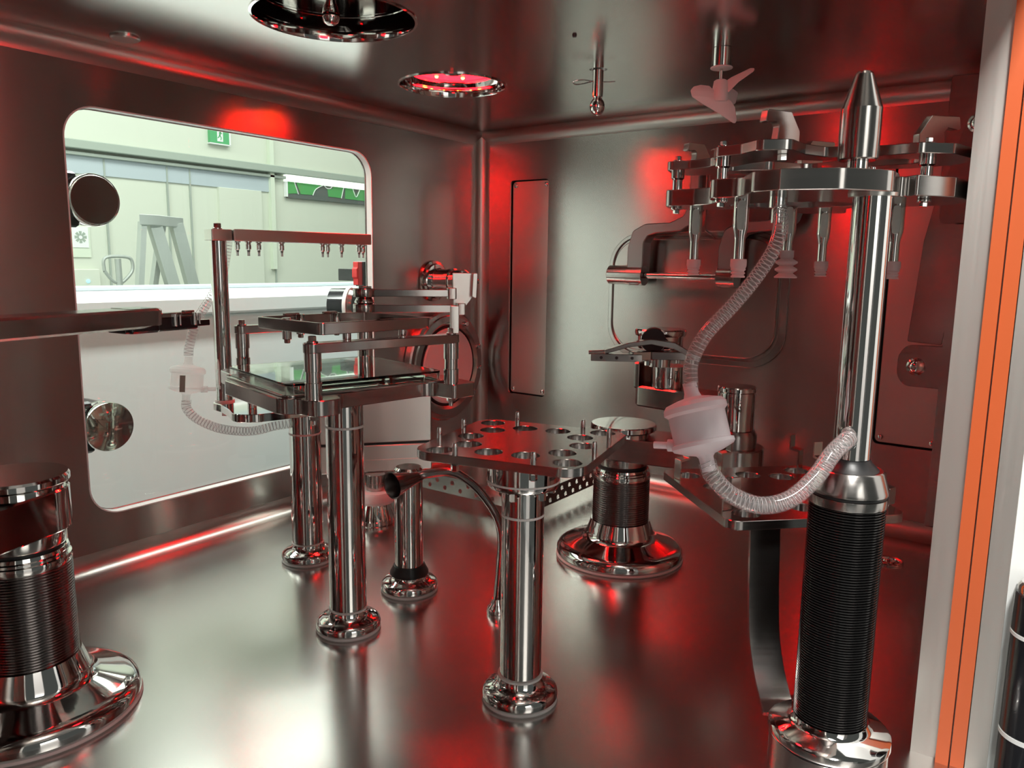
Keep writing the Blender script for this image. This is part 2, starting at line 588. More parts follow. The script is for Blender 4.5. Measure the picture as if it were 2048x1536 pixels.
lp = thing('ceiling_lamp', (LAMP[0], LAMP[1], H), 'round red glowing lamp sunk into the ceiling near the back corner', 'lamp')
q = LAMP[2]
obj('lamp_housing', MB().lathe([(q+0.001, H-0.002), (q-0.003, H-0.002), (q-0.004, H), (q-0.004, H+0.018), (q-0.026, H+0.022), (q-0.028, H+0.045),
                                (0, H+0.045), (0, H+0.05), (q+0.004, H+0.05), (q+0.004, H+0.013), (q+0.001, H+0.013), (q+0.001, H-0.002)], (LAMP[0], LAMP[1], 0), seg=72), 'chrome', lp)
obj('led_ring', MB().lathe([(0.034, H+0.027), (0.076, H+0.027), (0.076, H+0.044), (0.034, H+0.044), (0.034, H+0.027)], (LAMP[0], LAMP[1], 0), seg=64), 'red_led', lp)
obj('lens', MB().lathe([(0, H+0.022), (0.020, H+0.023), (0.026, H+0.027), (0.027, H+0.044), (0, H+0.044)], (LAMP[0], LAMP[1], 0), seg=40), 'blackgloss', lp)
for k in range(6):
    a = 2*PI*k/6+0.3
    obj('led', MB().sphere((LAMP[0]+0.055*math.cos(a), LAMP[1]+0.055*math.sin(a), H+0.027), 0.004, 12, 6), 'led_dot', lp)

L2 = (0.70, 0.62)  # unseen red dome, added to redden the white plastics
l2 = thing('ceiling_lamp', (*L2, H), 'added red fill dome on the ceiling between the large round recess and the open door', 'lamp')
obj('lamp_housing', MB().cyl((*L2, H-0.008), (*L2, H), 0.050, 48), 'chrome', l2)
obj('fill_dome', MB().lathe([(0, H-0.050), (0.018, H-0.049), (0.031, H-0.044), (0.039, H-0.034), (0.042, H-0.008), (0, H-0.008)], (*L2, 0), seg=40), 'red_fill', l2)

# spray ball on a pinned stem
bn = thing('ball_nozzle', (1.302, 0.748, H), 'steel ball on a stem hanging from the ceiling, held by a wire cotter pin', 'nozzle')
c0 = (1.302, 0.748)
obj('stem', MB().lathe([(0, 0), (0.0085, 0), (0.0095, 0.001), (0.0098, 0.012), (0.0098, 0.06), (0, 0.06)], (*c0, 0.8655), seg=32), 'chrome', bn)
obj('ball', MB().lathe([(0, -0.0165)]+[(0.0138*math.sin(PI*i/14), -0.0165*math.cos(PI*i/14)) for i in range(1, 12)]+[(0.007, 0.0165), (0.006, 0.0185), (0, 0.0185)],
                       (*c0, 0.8495), seg=32), 'chrome', bn)
dr = Vector((0.575, -0.818, 0))
pc = Vector((*c0, 0.8945))
pin = [pc+dr*0.032, pc+dr*0.015+Vector((0, 0, -0.001)), pc-dr*0.01, pc-dr*0.03+Vector((0, 0, 0.002)), pc-dr*0.046+Vector((0, 0, -0.0015)),
       pc-dr*0.04+Vector((0, 0, -0.0065)), pc-dr*0.02+Vector((0, 0, -0.003)), pc-dr*0.009]
obj('cotter_pin', MB().tube(spline(pin, 6), 0.0011, 8), 'chrome', bn)

# stirrer
st = thing('stirrer', (1.288, 0.506, H), 'white three-bladed propeller stirrer hanging from the ceiling', 'stirrer')
sx, sy = 1.288, 0.506
obj('motor_sleeve', MB().cyl((sx, sy, 0.884), (sx, sy, H), 0.0155, 40), 'chrome', st)
obj('collar', MB().cyl((sx, sy, 0.8825), (sx, sy, 0.885), 0.0180, 40), 'white_plastic', st)
obj('shaft', MB().cyl((sx, sy, 0.84), (sx, sy, 0.884), 0.0028, 16), 'chrome', st)
pr_ = obj('propeller', MB().lathe([(0, 0), (0.012, 0.001), (0.0145, 0.006), (0.0135, 0.02), (0.011, 0.034), (0.008, 0.036), (0, 0.036)], (sx, sy, 0.829), seg=28), 'white_plastic', st)
rv, fv = Vector((0.365, -0.931, 0)), Vector((0.931, 0.365, 0))
hub = Vector((sx, sy, 0.839))
for pts, slope, w0 in (
        ([(-48, 7), (-43, 13.5), (-32, 16.5), (-18, 15), (-8, 6), (8, -4), (18, -8), (25, -18), (29, -37), (27.5, -42), (23, -41.5), (0, -28), (-29, -13), (-45, -3)], 0.28, -0.006),
        ([(-26, -9), (-7, 15), (17, 29), (46, 40), (52.5, 38.5), (51, 33.5), (28, 19), (14, 5), (-8, -8)], -0.45, 0.0),
        ([(-2, -10), (14, -14), (26, -6), (30, 12), (20, 18), (4, 8)], 0.75, 0.014)):
    mb = MB().prism(fillet([(a_*0.001, b_*0.001) for a_, b_ in pts], 0.004, 4), -0.0012, 0.0012, (), 0.0005)
    mb.v = [hub + rv*q.x + Vector((0, 0, q.y)) + fv*(q.z + q.x*slope + w0 + 6*q.y*q.y) for q in mb.v]
    obj('blade', mb, 'white_plastic', pr_, 50)

tag(obj('blanking_plug', MB().lathe([(0, -0.004), (0.021, -0.004), (0.023, -0.002), (0.023, 0), (0, 0)], (0.705, 1.292, H), seg=40), 'bright'),
    'small pale round plug set in the ceiling above the left end of the window', 'plug')
tag(obj('ceiling_stud', MB().lathe([(0, -0.003), (0.003, -0.003), (0.004, 0), (0, 0)], (1.092, 0.672, H), seg=16), 'black'),
    'tiny dark stud in the ceiling left of the hanging ball', 'stud')

# ------------------------------------------------------------ chrome pedestals
def base_parts(t, x, y, black=False):
    obj('floor_seal', MB().lathe([(0, 0), (0.0475, 0), (0.049, 0.002), (0.0485, 0.005), (0, 0.005)], (x, y, 0)), 'gasket_white', t)
    prof = [(0, 0.004), (0.0462, 0.004), (0.0485, 0.007), (0.0488, 0.011), (0.0475, 0.0155), (0.0440, 0.019), (0.0385, 0.0215),
            (0.0335, 0.0245), (0.0305, 0.0285), (0.0292, 0.0325), (0.0288, 0.034), (0, 0.034)]
    obj('base_flange', MB().lathe(prof, (x, y, 0), seg=64), 'chrome', t)
    if black:
        obj('wiper_seal', MB().lathe([(0, 0.030), (0.0330, 0.030), (0.0330, 0.034), (0.0285, 0.042), (0.0270, 0.046), (0, 0.046)], (x, y, 0)), 'black', t)
    else:
        obj('seal_ring', MB().lathe([(0, 0.0335), (0.0292, 0.0335), (0.0292, 0.0362), (0, 0.0362)], (x, y, 0)), 'gasket_white', t)


def shaft(t, x, y, r, z0, z1):
    obj('column', MB().cyl((x, y, z0), (x, y, z1), r, 64, 0.0004), 'chrome', t)


# front pedestal with the twelve-hole plate
px, py = 0.764, 0.529
t = thing('rack_pedestal', (px, py, 0), 'chrome pedestal in the front carrying a square plate with round holes and short pins', 'pedestal')
base_parts(t, px, py)
shaft(t, px, py, 0.0268, 0.036, 0.2485)
obj('seal_ring', MB().lathe([(0, 0.2485), (0.0271, 0.2485), (0.0271, 0.2512), (0, 0.2512)], (px, py, 0)), 'gasket_white', t)
shaft(t, px, py, 0.0268, 0.2512, 0.284)
obj('top_collar', MB().lathe([(0, 0.284), (0.038, 0.284), (0.0445, 0.2875), (0.0455, 0.290), (0.0455, 0.2935), (0, 0.2935)], (px, py, 0), seg=64), 'chrome', t)
obj('seal_ring', MB().lathe([(0, 0.2935), (0.0460, 0.2935), (0.0460, 0.2958), (0, 0.2958)], (px, py, 0), seg=64), 'gasket_white', t)
obj('top_collar', MB().lathe([(0, 0.2958), (0.0455, 0.2958), (0.0455, 0.330), (0.0440, 0.3352), (0, 0.3352)], (px, py, 0), seg=64), 'chrome', t)
pc = (0.757, 0.522)
hs, pa = 0.104, R(13)
outl = rot2(rect(-hs, hs, -hs, hs, 0.028, 10), pc, pa)
holes = [circ(pc[0]+0.072*math.cos(R(36*k-1)), pc[1]+0.072*math.sin(R(36*k-1)), 0.0160, 36) for k in range(10)]
holes += [circ(pc[0]+0.112*math.cos(R(a)), pc[1]+0.112*math.sin(R(a)), 0.0160, 36) for a in (58, -28, 153, 239)]
obj('rack_plate', MB().prism(outl, 0.3352, 0.3455, holes, 0.0006), 'satin', t)
for x, y in [(0.700, 0.611), (0.758, 0.620), (0.842, 0.594), (0.852, 0.497), (0.827, 0.445), (0.754, 0.424), (0.670, 0.451), (0.647, 0.542)]:
    obj('pin', MB().lathe([(0, 0), (0.0032, 0), (0.0032, 0.009), (0.0026, 0.0135), (0.0020, 0.0145), (0, 0.0145)], (x, y, 0.3455), seg=16), 'chrome', t)
for x, y in [(0.670, 0.451), (0.647, 0.542), (0.754, 0.424)]:
    obj('plate_bolt', MB().cyl((x, y, 0.3275), (x, y, 0.3352), 0.0045, 6), 'chrome', t)
for a in (195, 255, 315):
    x, y = px+0.036*math.cos(R(a)), py+0.036*math.sin(R(a))
    obj('collar_bolt', MB().cyl((x, y, 0.2755), (x, y, 0.2865), 0.0045, 6), 'chrome', t)

# middle pedestal with a black wiper
mx_, my_ = 0.924, 0.876
t = thing('short_pedestal', (mx_, my_, 0), 'chrome pedestal with a black rubber ring at its foot, behind the funnel mouth', 'pedestal')
base_parts(t, mx_, my_, True)
shaft(t, mx_, my_, 0.0243, 0.046, 0.212)
obj('top_cap', MB().lathe([(0, 0.212), (0.0243, 0.212), (0.0243, 0.215), (0.021, 0.2185), (0, 0.2185)], (mx_, my_, 0)), 'chrome', t)

# ------------------------------------------------------------ tray stand
ax_, ay_ = 0.763, 0.852
TA = R(-15)


def TL(u, v):
    return (ax_+u*math.cos(TA)-v*math.sin(TA), ay_+u*math.sin(TA)+v*math.cos(TA))


ZT = 0.392
t = thing('tray_stand', (ax_, ay_, 0), 'chrome column carrying a square steel tray with corner posts and a raised rectangular frame', 'stand')
base_parts(t, ax_, ay_)
shaft(t, ax_, ay_, 0.0278, 0.036, 0.3175)
obj('seal_ring', MB().lathe([(0, 0.3175), (0.0281, 0.3175), (0.0281, 0.3205), (0, 0.3205)], (ax_, ay_, 0)), 'gasket_white', t)
shaft(t, ax_, ay_, 0.0278, 0.3205, 0.372)
Fp, Rp, Lp, Bp = (0.614, 0.740), (0.821, 0.695), (0.709, 1.016), (0.913, 0.964)
pl = [(-0.150, -0.118), (-0.126, -0.128), (-0.128, -0.160), (-0.086, -0.160), (-0.078, -0.126), (0.080, -0.112), (0.078, -0.152), (0.124, -0.150),
      (0.122, 0.055), (0.085, 0.110), (0.086, 0.165), (0.122, 0.168), (0.075, 0.172), (-0.080, 0.165), (-0.118, 0.165), (-0.118, 0.118), (-0.153, 0.055)]
pl = [(-0.150, -0.125), (-0.128, -0.134), (-0.125, -0.166), (-0.085, -0.166), (-0.078, -0.130), (0.078, -0.112), (0.088, -0.156), (0.130, -0.150),
      (0.128, 0.060), (0.130, 0.135), (0.125, 0.170), (0.085, 0.170), (0.075, 0.140), (-0.075, 0.140), (-0.085, 0.178), (-0.122, 0.178), (-0.125, 0.120), (-0.152, 0.060)]
rr_ = [0.02, 0.015, 0.017, 0.017, 0.02, 0.02, 0.006, 0.006, 0.01, 0.01, 0.017, 0.017, 0.02, 0.02, 0.017, 0.017, 0.02, 0.004]
obj('tray_plate', MB().prism([TL(*q) for q in fillet(pl, rr_, 6)], 0.372, ZT,
                             [[TL(*q) for q in circ(0.02, -0.06, 0.014, 24)], [TL(*q) for q in circ(0.055, -0.085, 0.010, 24)]], 0.001), 'satin', t)
obj('tray_lip', MB().prism([TL(*q) for q in rect(-0.142, 0.098, -0.126, 0.096, 0.012)], ZT, ZT+0.003,
                           [[TL(*q) for q in rect(-0.138, 0.094, -0.122, 0.092, 0.010)]], 0.0006), 'satin', t)
for (x, y) in (Fp, Rp, Lp):
    p1 = obj('corner_post', MB().lathe([(0, ZT), (0.0105, ZT), (0.0105, ZT+0.020), (0.0092, ZT+0.0205), (0.0092, ZT+0.034), (0.0105, ZT+0.0345), (0.0105, 0.449), (0, 0.449)],
                                       (x, y, 0), seg=40), 'chrome', t)
    obj('post_nut', MB().cyl((x, y, 0.4615), (x, y, 0.4695), 0.0052, 6).cyl((x, y, 0.461), (x, y, 0.463), 0.0072, 24), 'chrome', t)
    obj('post_nut', MB().cyl((x, y, 0.3655), (x, y, 0.372), 0.0065, 6).cyl((x, y, 0.359), (x, y, 0.3655), 0.003, 12), 'chrome', t)
dv = (Vector(Rp)-Vector(Fp)).normalized()
# front cross bar with rounded eyes over the two front posts
obj('cross_bar', MB().bar(Fp, Rp, 0.0225, 0.449, 0.461, 0.011, 0.0112), 'satin', t)
obj('cross_bar', MB().bar(Lp, (Lp[0]+dv.x*0.19, Lp[1]+dv.y*0.19), 0.0225, 0.449, 0.461, 0.011, 0.0112), 'satin', t)
# frame
FA = [Vector(q) for q in ((0.628, 0.742), (0.806, 0.717), (0.822, 0.866), (0.644, 0.891))]
inn = [FA[0]+Vector((0.006, 0.005)), FA[1]+Vector((-0.005, 0.006)), FA[2]+Vector((-0.006, -0.005)), FA[3]+Vector((0.005, -0.006))]
obj('raised_frame', MB().prism(fillet([tuple(q) for q in FA], 0.008, 5), 0.469, 0.484, [fillet([tuple(q) for q in inn], 0.003, 3)], 0.0007), 'satin', t)
for i, s in ((0, 0.55), (0, 0.55), (2, 0.35), (2, 0.7)):
    a, b = FA[i], FA[(i+1) % 4]
    q = a+(b-a)*s
    e = (b-a).normalized()
    if i == 0 and s == 0.55:
        pass
    obj('frame_lug', MB().bar(q-e*0.011, q+e*0.011, 0.0072, 0.4835, 0.4868, 0.0), 'satin', t)
for q in (FA[0]+(FA[1]-FA[0])*0.30, FA[0]+(FA[1]-FA[0])*0.80):
    q = Vector((q.x, q.y))+Vector((-0.006, 0.012))
    obj('standoff', MB().cyl((q.x, q.y, 0.460), (q.x, q.y, 0.4695), 0.0055, 24), 'chrome', t)
for q in (FA[3]+(FA[2]-FA[3])*0.33, FA[3]+(FA[2]-FA[3])*0.70, FA[0]+(FA[3]-FA[0])*0.60):
    q = Vector((q.x, q.y))
    ins = (sum(FA, Vector((0, 0)))/4-q).normalized()*0.009
    q = q+ins
    obj('standoff', MB().cyl((q.x, q.y, 0.457), (q.x, q.y, 0.4852), 0.0060, 24).cyl((q.x, q.y, 0.452), (q.x, q.y, 0.457), 0.0042, 6), 'chrome', t)
# back shaft with two gripper arms
obj('clamp_shaft', MB().lathe([(0, ZT), (0.013, ZT), (0.013, 0.474), (0, 0.474)], (*Bp, 0), seg=40), 'chrome', t)
obj('clamp_hub', MB().lathe([(0, 0.4885), (0.0135, 0.4885), (0.0165, 0.491), (0.0165, 0.493), (0.012, 0.5005), (0, 0.5005)], (*Bp, 0), seg=40), 'chrome', t)
obj('clamp_nut', MB().cyl((*Bp, 0.5145), (*Bp, 0.5185), 0.0125, 6), 'chrome', t)
ad = Vector((0.73, -0.685)).normalized()
for z0, z1, L in ((0.4735, 0.4885, 0.158), (0.5005, 0.5145, 0.142)):
    e = (Bp[0]+ad.x*L, Bp[1]+ad.y*L)
    arm = obj('clamp_arm', MB().lathe([(0, z0), (0.0185, z0), (0.0190, z0+0.001), (0.0190, z1-0.001), (0.0185, z1), (0, z1)], (*Bp, 0), seg=40)
              .bar((Bp[0]+ad.x*0.008, Bp[1]+ad.y*0.008), e, 0.018, z0+0.001, z1-0.001, 0.002), 'satin', t)
    obj('jaw', MB().bar((e[0]-ad.x*0.002, e[1]-ad.y*0.002), (e[0]+ad.x*0.013, e[1]+ad.y*0.013), 0.024, z0-0.003, z1+0.002, 0.003), 'bright', arm)
e = Vector((Bp[0]+ad.x*0.154, Bp[1]+ad.y*0.154))
nrm = Vector((ad.y, -ad.x))
# bent bracket plate at the end of the arms
mat_ = Matrix(((ad.x, 0, nrm.x, e.x), (ad.y, 0, nrm.y, e.y), (0, 1, 0, 0.48), (0, 0, 0, 1)))
obj('bracket_plate', MB().at(mat_).prism(fillet([(-0.002, 0.002), (0.018, 0.002), (0.033, 0.022), (0.033, 0.062), (-0.004, 0.062)], [0.003, 0.012, 0.012, 0.002, 0.002], 5), -0.014, -0.010)
    .prism(fillet([(0.028, 0.022), (0.036, 0.018), (0.038, 0.062), (0.030, 0.062)], 0.002, 3), -0.018, 0.006), 'bright', t)
obj('bracket_bolt', MB().cyl((e.x+ad.x*0.037, e.y+ad.y*0.037, 0.528), (e.x+ad.x*0.042+nrm.x*0.002, e.y+ad.y*0.042, 0.528), 0.004, 6), 'chrome', t)
obj('guide_rod', MB().bar((Rp[0]-0.001, Rp[1]+0.001), (Rp[0]+0.008, Rp[1]-0.007), 0.008, 0.462, 0.5005, 0.001), 'bright', t)

# clear lid resting on the tray, glass slab under it
lid = thing('clear_tray_lid', (*TL(-0.022, -0.015), ZT+0.003), 'clear acrylic box lid lying on the square steel tray', 'lid')
sh = MB()
o_ = [TL(*q) for q in rect(-0.137, 0.093, -0.121, 0.091, 0.010)]
i_ = [TL(*q) for q in rect(-0.1345, 0.0905, -0.1185, 0.0885, 0.008)]
sh.prism(o_, ZT+0.0135, ZT+0.0160, (), 0.0005)
obj('lid_top', sh, 'acrylic', lid)
obj('lid_wall', MB().prism(o_, ZT+0.0004, ZT+0.0134, [i_], 0.0004), 'acrylic', lid)
tag(obj('glass_slab', MB().prism([TL(*q) for q in rect(-0.105, 0.080, -0.100, 0.076, 0.008)], ZT+0.0004, ZT+0.0095, (), 0.0008), 'acrylic'),
    'thick clear slab lying inside the acrylic lid on the steel tray', 'slab')

# ------------------------------------------------------------ nozzle gantry on the back pedestal
gx, gy = 0.909, 1.123
t = thing('nozzle_gantry', (gx, gy, 0), 'chrome pedestal and tall post holding a flat bar with small downward nozzles before the window', 'gantry')
base_parts(t, gx, gy)
shaft(t, gx, gy, 0.0285, 0.036, 0.2435)
obj('seal_ring', MB().lathe([(0, 0.2435), (0.0290, 0.2435), (0.0290, 0.2465), (0, 0.2465)], (gx, gy, 0)), 'gasket_white', t)
shaft(t, gx, gy, 0.0285, 0.2465, 0.281)
tpx, tpy = 0.845, 1.272
car = fillet([(0.778, 1.150), (0.800, 1.120), (0.935, 1.080), (0.952, 1.120), (0.930, 1.180), (0.868, 1.205), (0.872, 1.262), (0.852, 1.296), (0.822, 1.282), (0.818, 1.245), (0.800, 1.195)],
             [0.035, 0.03, 0.03, 0.02, 0.02, 0.02, 0.015, 0.02, 0.02, 0.015, 0.03], 6)
obj('carrier_plate', MB().prism(car, 0.281, 0.2955, (), 0.001), 'chrome', t)
obj('carrier_bolt', MB().cyl((0.835, 1.175, 0.2955), (0.835, 1.175, 0.309), 0.008, 24), 'chrome', t)
obj('carrier_bolt', MB().cyl((0.862, 1.150, 0.2955), (0.862, 1.150, 0.300), 0.006, 24), 'chrome', t)
obj('post_foot', MB().lathe([(0, 0.2955), (0.0175, 0.2955), (0.0175, 0.2985), (0.016, 0.2985), (0, 0.2985)], (tpx, tpy, 0)), 'gasket_white', t)
obj('foot_bolt', MB().cyl((tpx, tpy, 0.268), (tpx, tpy, 0.281), 0.008, 6), 'chrome', t)
obj('tall_post', MB().cyl((tpx, tpy, 0.2985), (tpx, tpy, 0.5935), 0.0152, 48), 'chrome', t)
bx2, by2 = 1.151, 1.210
d2 = Vector((bx2-tpx, by2-tpy)).normalized()
n2 = Vector((-d2.y, d2.x))
obj('post_clamp', MB().bar((tpx-d2.x*0.018, tpy-d2.y*0.018), (tpx+d2.x*0.020, tpy+d2.y*0.020), 0.036, 0.5935, 0.6135, 0.002), 'bright', t)
obj('clamp_bolt', MB().cyl((tpx, tpy, 0.6135), (tpx, tpy, 0.6165), 0.0085, 24).cyl((tpx, tpy, 0.6165), (tpx, tpy, 0.6245), 0.0072, 6), 'chrome', t)
obj('nozzle_bar', MB().bar((tpx+d2.x*0.021, tpy+d2.y*0.021), (bx2, by2), 0.048, 0.5935, 0.6145, 0.001), 'bright', t)
for s, off in ((0.041, 0.012), (0.052, -0.012), (0.083, 0.012), (0.124, 0.0), (0.205, -0.012), (0.230, 0.012), (0.255, 0.0), (0.290, -0.010), (0.313, 0.012)):
    x, y = tpx+d2.x*s+n2.x*off, tpy+d2.y*s+n2.y*off
    obj('nozzle', MB().lathe([(0, 0.5935), (0.0065, 0.5935), (0.0065, 0.5915), (0.0048, 0.5905), (0.0045, 0.588), (0.0052, 0.587), (0.0052, 0.579), (0.0035, 0.5775),
                              (0.0030, 0.574), (0.0026, 0.5735), (0.0026, 0.5665), (0, 0.5665)], (x, y, 0), seg=16), 'chrome', t)


# ------------------------------------------------------------ filter capsules with coiled hoses
def hose(parent, pts, r, pitch, wire):
    line = spline(pts, 8)
    h = obj('hose', MB().tube(line, r, 20, False), 'hose', parent, 60)
    obj('spiral_wire', MB().tube(helix(line, r*0.90, pitch), wire, 5), 'wire', h, 80)
    return h


M['wire'] = plain('white_spiral', (0.62, 0.58, 0.58), 0.2, 0.5)


def capsule(parent, top, bot, r, vent=None, mat='milky', core=True):
    """milky filter housing between two hose ends"""
    top, bot = Vector(top), Vector(bot)
    a = (bot-top); L = a.length; a.normalize()
    prof = [(0, -0.012), (0.0068, -0.012), (0.0072, -0.002), (0.009, 0.003), (0.55*r, 0.0045), (0.93*r, 0.008), (1.03*r, 0.012), (1.04*r, 0.017), (0.98*r, 0.0185),
            (0.93*r, 0.020), (0.93*r, 0.74*L), (1.02*r, 0.755*L), (1.03*r, 0.81*L), (0.97*r, 0.85*L), (0.6*r, 0.92*L), (0.30*r, 0.96*L), (0.0072, L), (0.0066, L+0.014), (0, L+0.014)]
    b = obj('capsule_body', MB().lathe(prof, top, a, 48), mat, parent)
    if core:
        obj('filter_core', MB().lathe([(0, 0.021), (0.78*r, 0.021), (0.78*r, 0.73*L), (0, 0.73*L)], top, a, 32), 'milky', b)
    if vent:
        v = Vector(vent)
        s = top+a*(0.83*L)+v*(0.8*r)
        obj('vent_barb', MB().cyl(s, s+v*0.012, 0.0062, 20).cyl(s+v*0.010, s+v*0.026, 0.0036, 16), mat, b)
    return b


def fit(parent, p, q, r):
    obj('hose_barb', MB().cyl(p, q, r, 24), 'milky', parent)


f1 = thing('filter_hose_line', (0.714, 0.284, 0.34), 'milky filter capsule with coiled clear hoses dangling before the right lift column', 'filter line')
hose(f1, [(0.826, 0.255, 0.628), (0.8215, 0.2515, 0.616), (0.815, 0.248, 0.603), (0.804, 0.249, 0.580), (0.785, 0.259, 0.551), (0.761, 0.274, 0.521), (0.737, 0.292, 0.491),
          (0.725, 0.300, 0.464), (0.7185, 0.2965, 0.440)], 0.0076, 0.0046, 0.00042)
capsule(f1, (0.7185, 0.2950, 0.433), (0.7095, 0.2735, 0.374), 0.0300, vent=(-0.30, 0.93, -0.05))
hose(f1, [(0.7095, 0.2725, 0.370), (0.710, 0.266, 0.357), (0.7225, 0.251, 0.3375), (0.739, 0.227, 0.327), (0.757, 0.204, 0.333), (0.779, 0.187, 0.353), (0.797, 0.177, 0.375), (0.818, 0.1705, 0.385),
          (0.834, 0.170, 0.3855)], 0.0090, 0.0046, 0.00042)

f2 = thing('filter_hose_line', (0.785, 1.295, 0.26), 'pale filter capsule with coiled hoses hanging before the window behind the gantry post', 'filter line')
hose(f2, [(0.884, 1.298, 0.596), (0.879, 1.298, 0.570), (0.868, 1.298, 0.530), (0.848, 1.301, 0.494), (0.814, 1.301, 0.449), (0.795, 1.299, 0.404), (0.791, 1.298, 0.384)], 0.0085, 0.0060, 0.00045)
capsule(f2, (0.7900, 1.298, 0.371), (0.7805, 1.2945, 0.3135), 0.0300, (0.80, -0.60, -0.02), 'pale_milky', False)
obj('paper_label', MB().at(frame((0.759, 1.271, 0.338), (0.62, -0.78, 0.0), (0.15, 0.1, 1))).prism(rect(-0.004, 0.006, -0.014, 0.016), 0, 0.0006), 'grey_mark', f2)
hose(f2, [(0.7785, 1.292, 0.304), (0.778, 1.290, 0.288), (0.787, 1.273, 0.270), (0.809, 1.238, 0.2535), (0.835, 1.184, 0.2515), (0.862, 1.147, 0.262), (0.882, 1.128, 0.2655)], 0.0085, 0.0060, 0.00045)

# ------------------------------------------------------------ goose-neck funnel
t = thing('sampling_funnel', (0.952, 0.707, 0), 'dark steel horn funnel on a bent goose-neck tube behind the front pedestal', 'funnel')
path = spline([(0.798, 0.7425, 0.2505), (0.812, 0.734, 0.2545), (0.833, 0.704, 0.258), (0.848, 0.681, 0.2435), (0.862, 0.664, 0.219), (0.880, 0.656, 0.187), (0.900, 0.662, 0.147), (0.925, 0.683, 0.085), (0.943, 0.700, 0.03), (0.9455, 0.702, 0.018)], 8)
obj('goose_neck', MB().tube(path, 0.0062, 20), 'dark_steel', t)
mo = Vector((0.755, 0.748, 0.2475)); en = Vector((0.800, 0.742, 0.2505))
a_ = en-mo; L_ = a_.length
obj('horn', MB().lathe([(0.0196, 0), (0.0185, 0.002), (0.0140, 0.018), (0.0095, 0.036), (0.0068, 0.052), (0.0062, L_), (0.0056, L_), (0.006, 0.052), (0.0085, 0.036), (0.013, 0.018),
                        (0.0178, 0.001), (0.0196, 0)], mo, a_, 48), 'dark_steel', t)
obj('floor_fitting', MB().lathe([(0, 0), (0.017, 0), (0.0175, 0.003), (0.016, 0.010), (0.0115, 0.015), (0.009, 0.024), (0, 0.024)], (0.9455, 0.702, 0), seg=32), 'chrome', t)

# ------------------------------------------------------------ instrument head on its flared foot
ix, iy = 1.141, 1.180
t = thing('instrument_head', (ix, iy, 0), 'block-shaped brushed steel head standing on a flared foot with a red-lit white ring', 'instrument')
obj('flared_foot', MB().lathe([(0, 0), (0.043, 0), (0.0445, 0.002), (0.0445, 0.009), (0.043, 0.011), (0.031, 0.041), (0.030, 0.045), (0, 0.045)], (ix, iy, 0), seg=48), 'chrome', t)
obj('ring', MB().lathe([(0, 0.045), (0.040, 0.045), (0.046, 0.052), (0.046, 0.064), (0.042, 0.071), (0, 0.071)], (ix, iy, 0), seg=48), 'white_plastic', t)
obj('neck', MB().cyl((ix, iy, 0.071), (ix, iy, 0.0865), 0.0200, 32), 'satin', t)
obj('neck', MB().cyl((ix, iy, 0.0868), (ix, iy, 0.106), 0.0212, 32), 'satin', t)
bd = Vector((math.cos(R(-40)), math.sin(R(-40)))); bn_ = Vector((-bd.y, bd.x))
hx, hy = ix+bn_.x*0.072, iy+bn_.y*0.072
hm = Matrix(((bd.x, 0, bn_.x, hx), (bd.y, 0, bn_.y, hy), (0, 1, 0, 0), (0, 0, 0, 1)))
obj('lower_block', MB().at(hm).prism(fillet([(-0.128, 0.106), (0.125, 0.106), (0.125, 0.166), (-0.128, 0.166)], 0.004, 3), -0.06, 0.06, (), 0.002)
    .prism(rect(-0.1285, 0.1255, 0.132, 0.1335), -0.0605, 0.0605, (), 0.0002), 'bright', t)
obj('upper_block', MB().at(hm).prism(fillet([(-0.126, 0.171), (0.124, 0.171), (0.124, 0.300), (-0.085, 0.300), (-0.115, 0.240)], [0.003, 0.003, 0.006, 0.03, 0.06], 8), -0.06, 0.06, (), 0.002), 'bright', t)
obj('split_joint', MB().at(hm).prism(rect(-0.122, 0.120, 0.166, 0.171), -0.057, 0.057, (), 0), 'black', t)
obj('drain_screw', MB().cyl((hx-bd.x*0.118-bn_.x*0.052, hy-bd.y*0.118-bn_.y*0.052, 0.098), (hx-bd.x*0.118-bn_.x*0.052, hy-bd.y*0.118-bn_.y*0.052, 0.106), 0.005, 12), 'chrome', t)

# ------------------------------------------------------------ perforated corner cover
t = thing('perforated_guard', (1.55, 1.13, 0), 'low perforated steel guard fencing off the back floor corner', 'guard')
px0, py0, pz0, pz1 = 1.342, 0.908, 0.020, 0.060
hl = []
for k in range(19):
    y = 0.012+k*0.0235
    hl.append(circ(y, 0.032 + (0.0155 if k % 2 else 0.0), 0.0055, 12))
M2 = Matrix(((0, 0, 1, px0), (1, 0, 0, py0), (0, 1, 0, 0), (0, 0, 0, 1)))
obj('side_panel', MB().at(M2).prism(rect(0, YL-0.034-py0, pz0, pz1), 0, 0.002, [h for h in hl if max(q[0] for q in h) < YL-0.04-py0], 0), 'satin', t)
hl2 = [circ(0.012+k*0.0165, 0.030+(0.0180 if k % 2 else 0), 0.0060, 12) for k in range(24)]
M3 = Matrix(((1, 0, 0, px0), (0, 0, 1, py0), (0, 1, 0, 0), (0, 0, 0, 1)))
obj('side_panel', MB().at(M3).prism(rect(0.002, XR-0.034-px0, pz0, pz1), 0, 0.002, [h for h in hl2 if max(q[0] for q in h) < XR-0.04-px0], 0), 'dark_steel', t)  # darker steel puts this side's dark reflections into the colour
for x, y in ((px0+0.006, py0+0.012), (px0+0.006, YL-0.06), (XR-0.06, py0+0.006)):
    obj('foot', MB().cyl((x, y, 0), (x, y, pz0+0.012), 0.0045, 16), 'chrome', t)



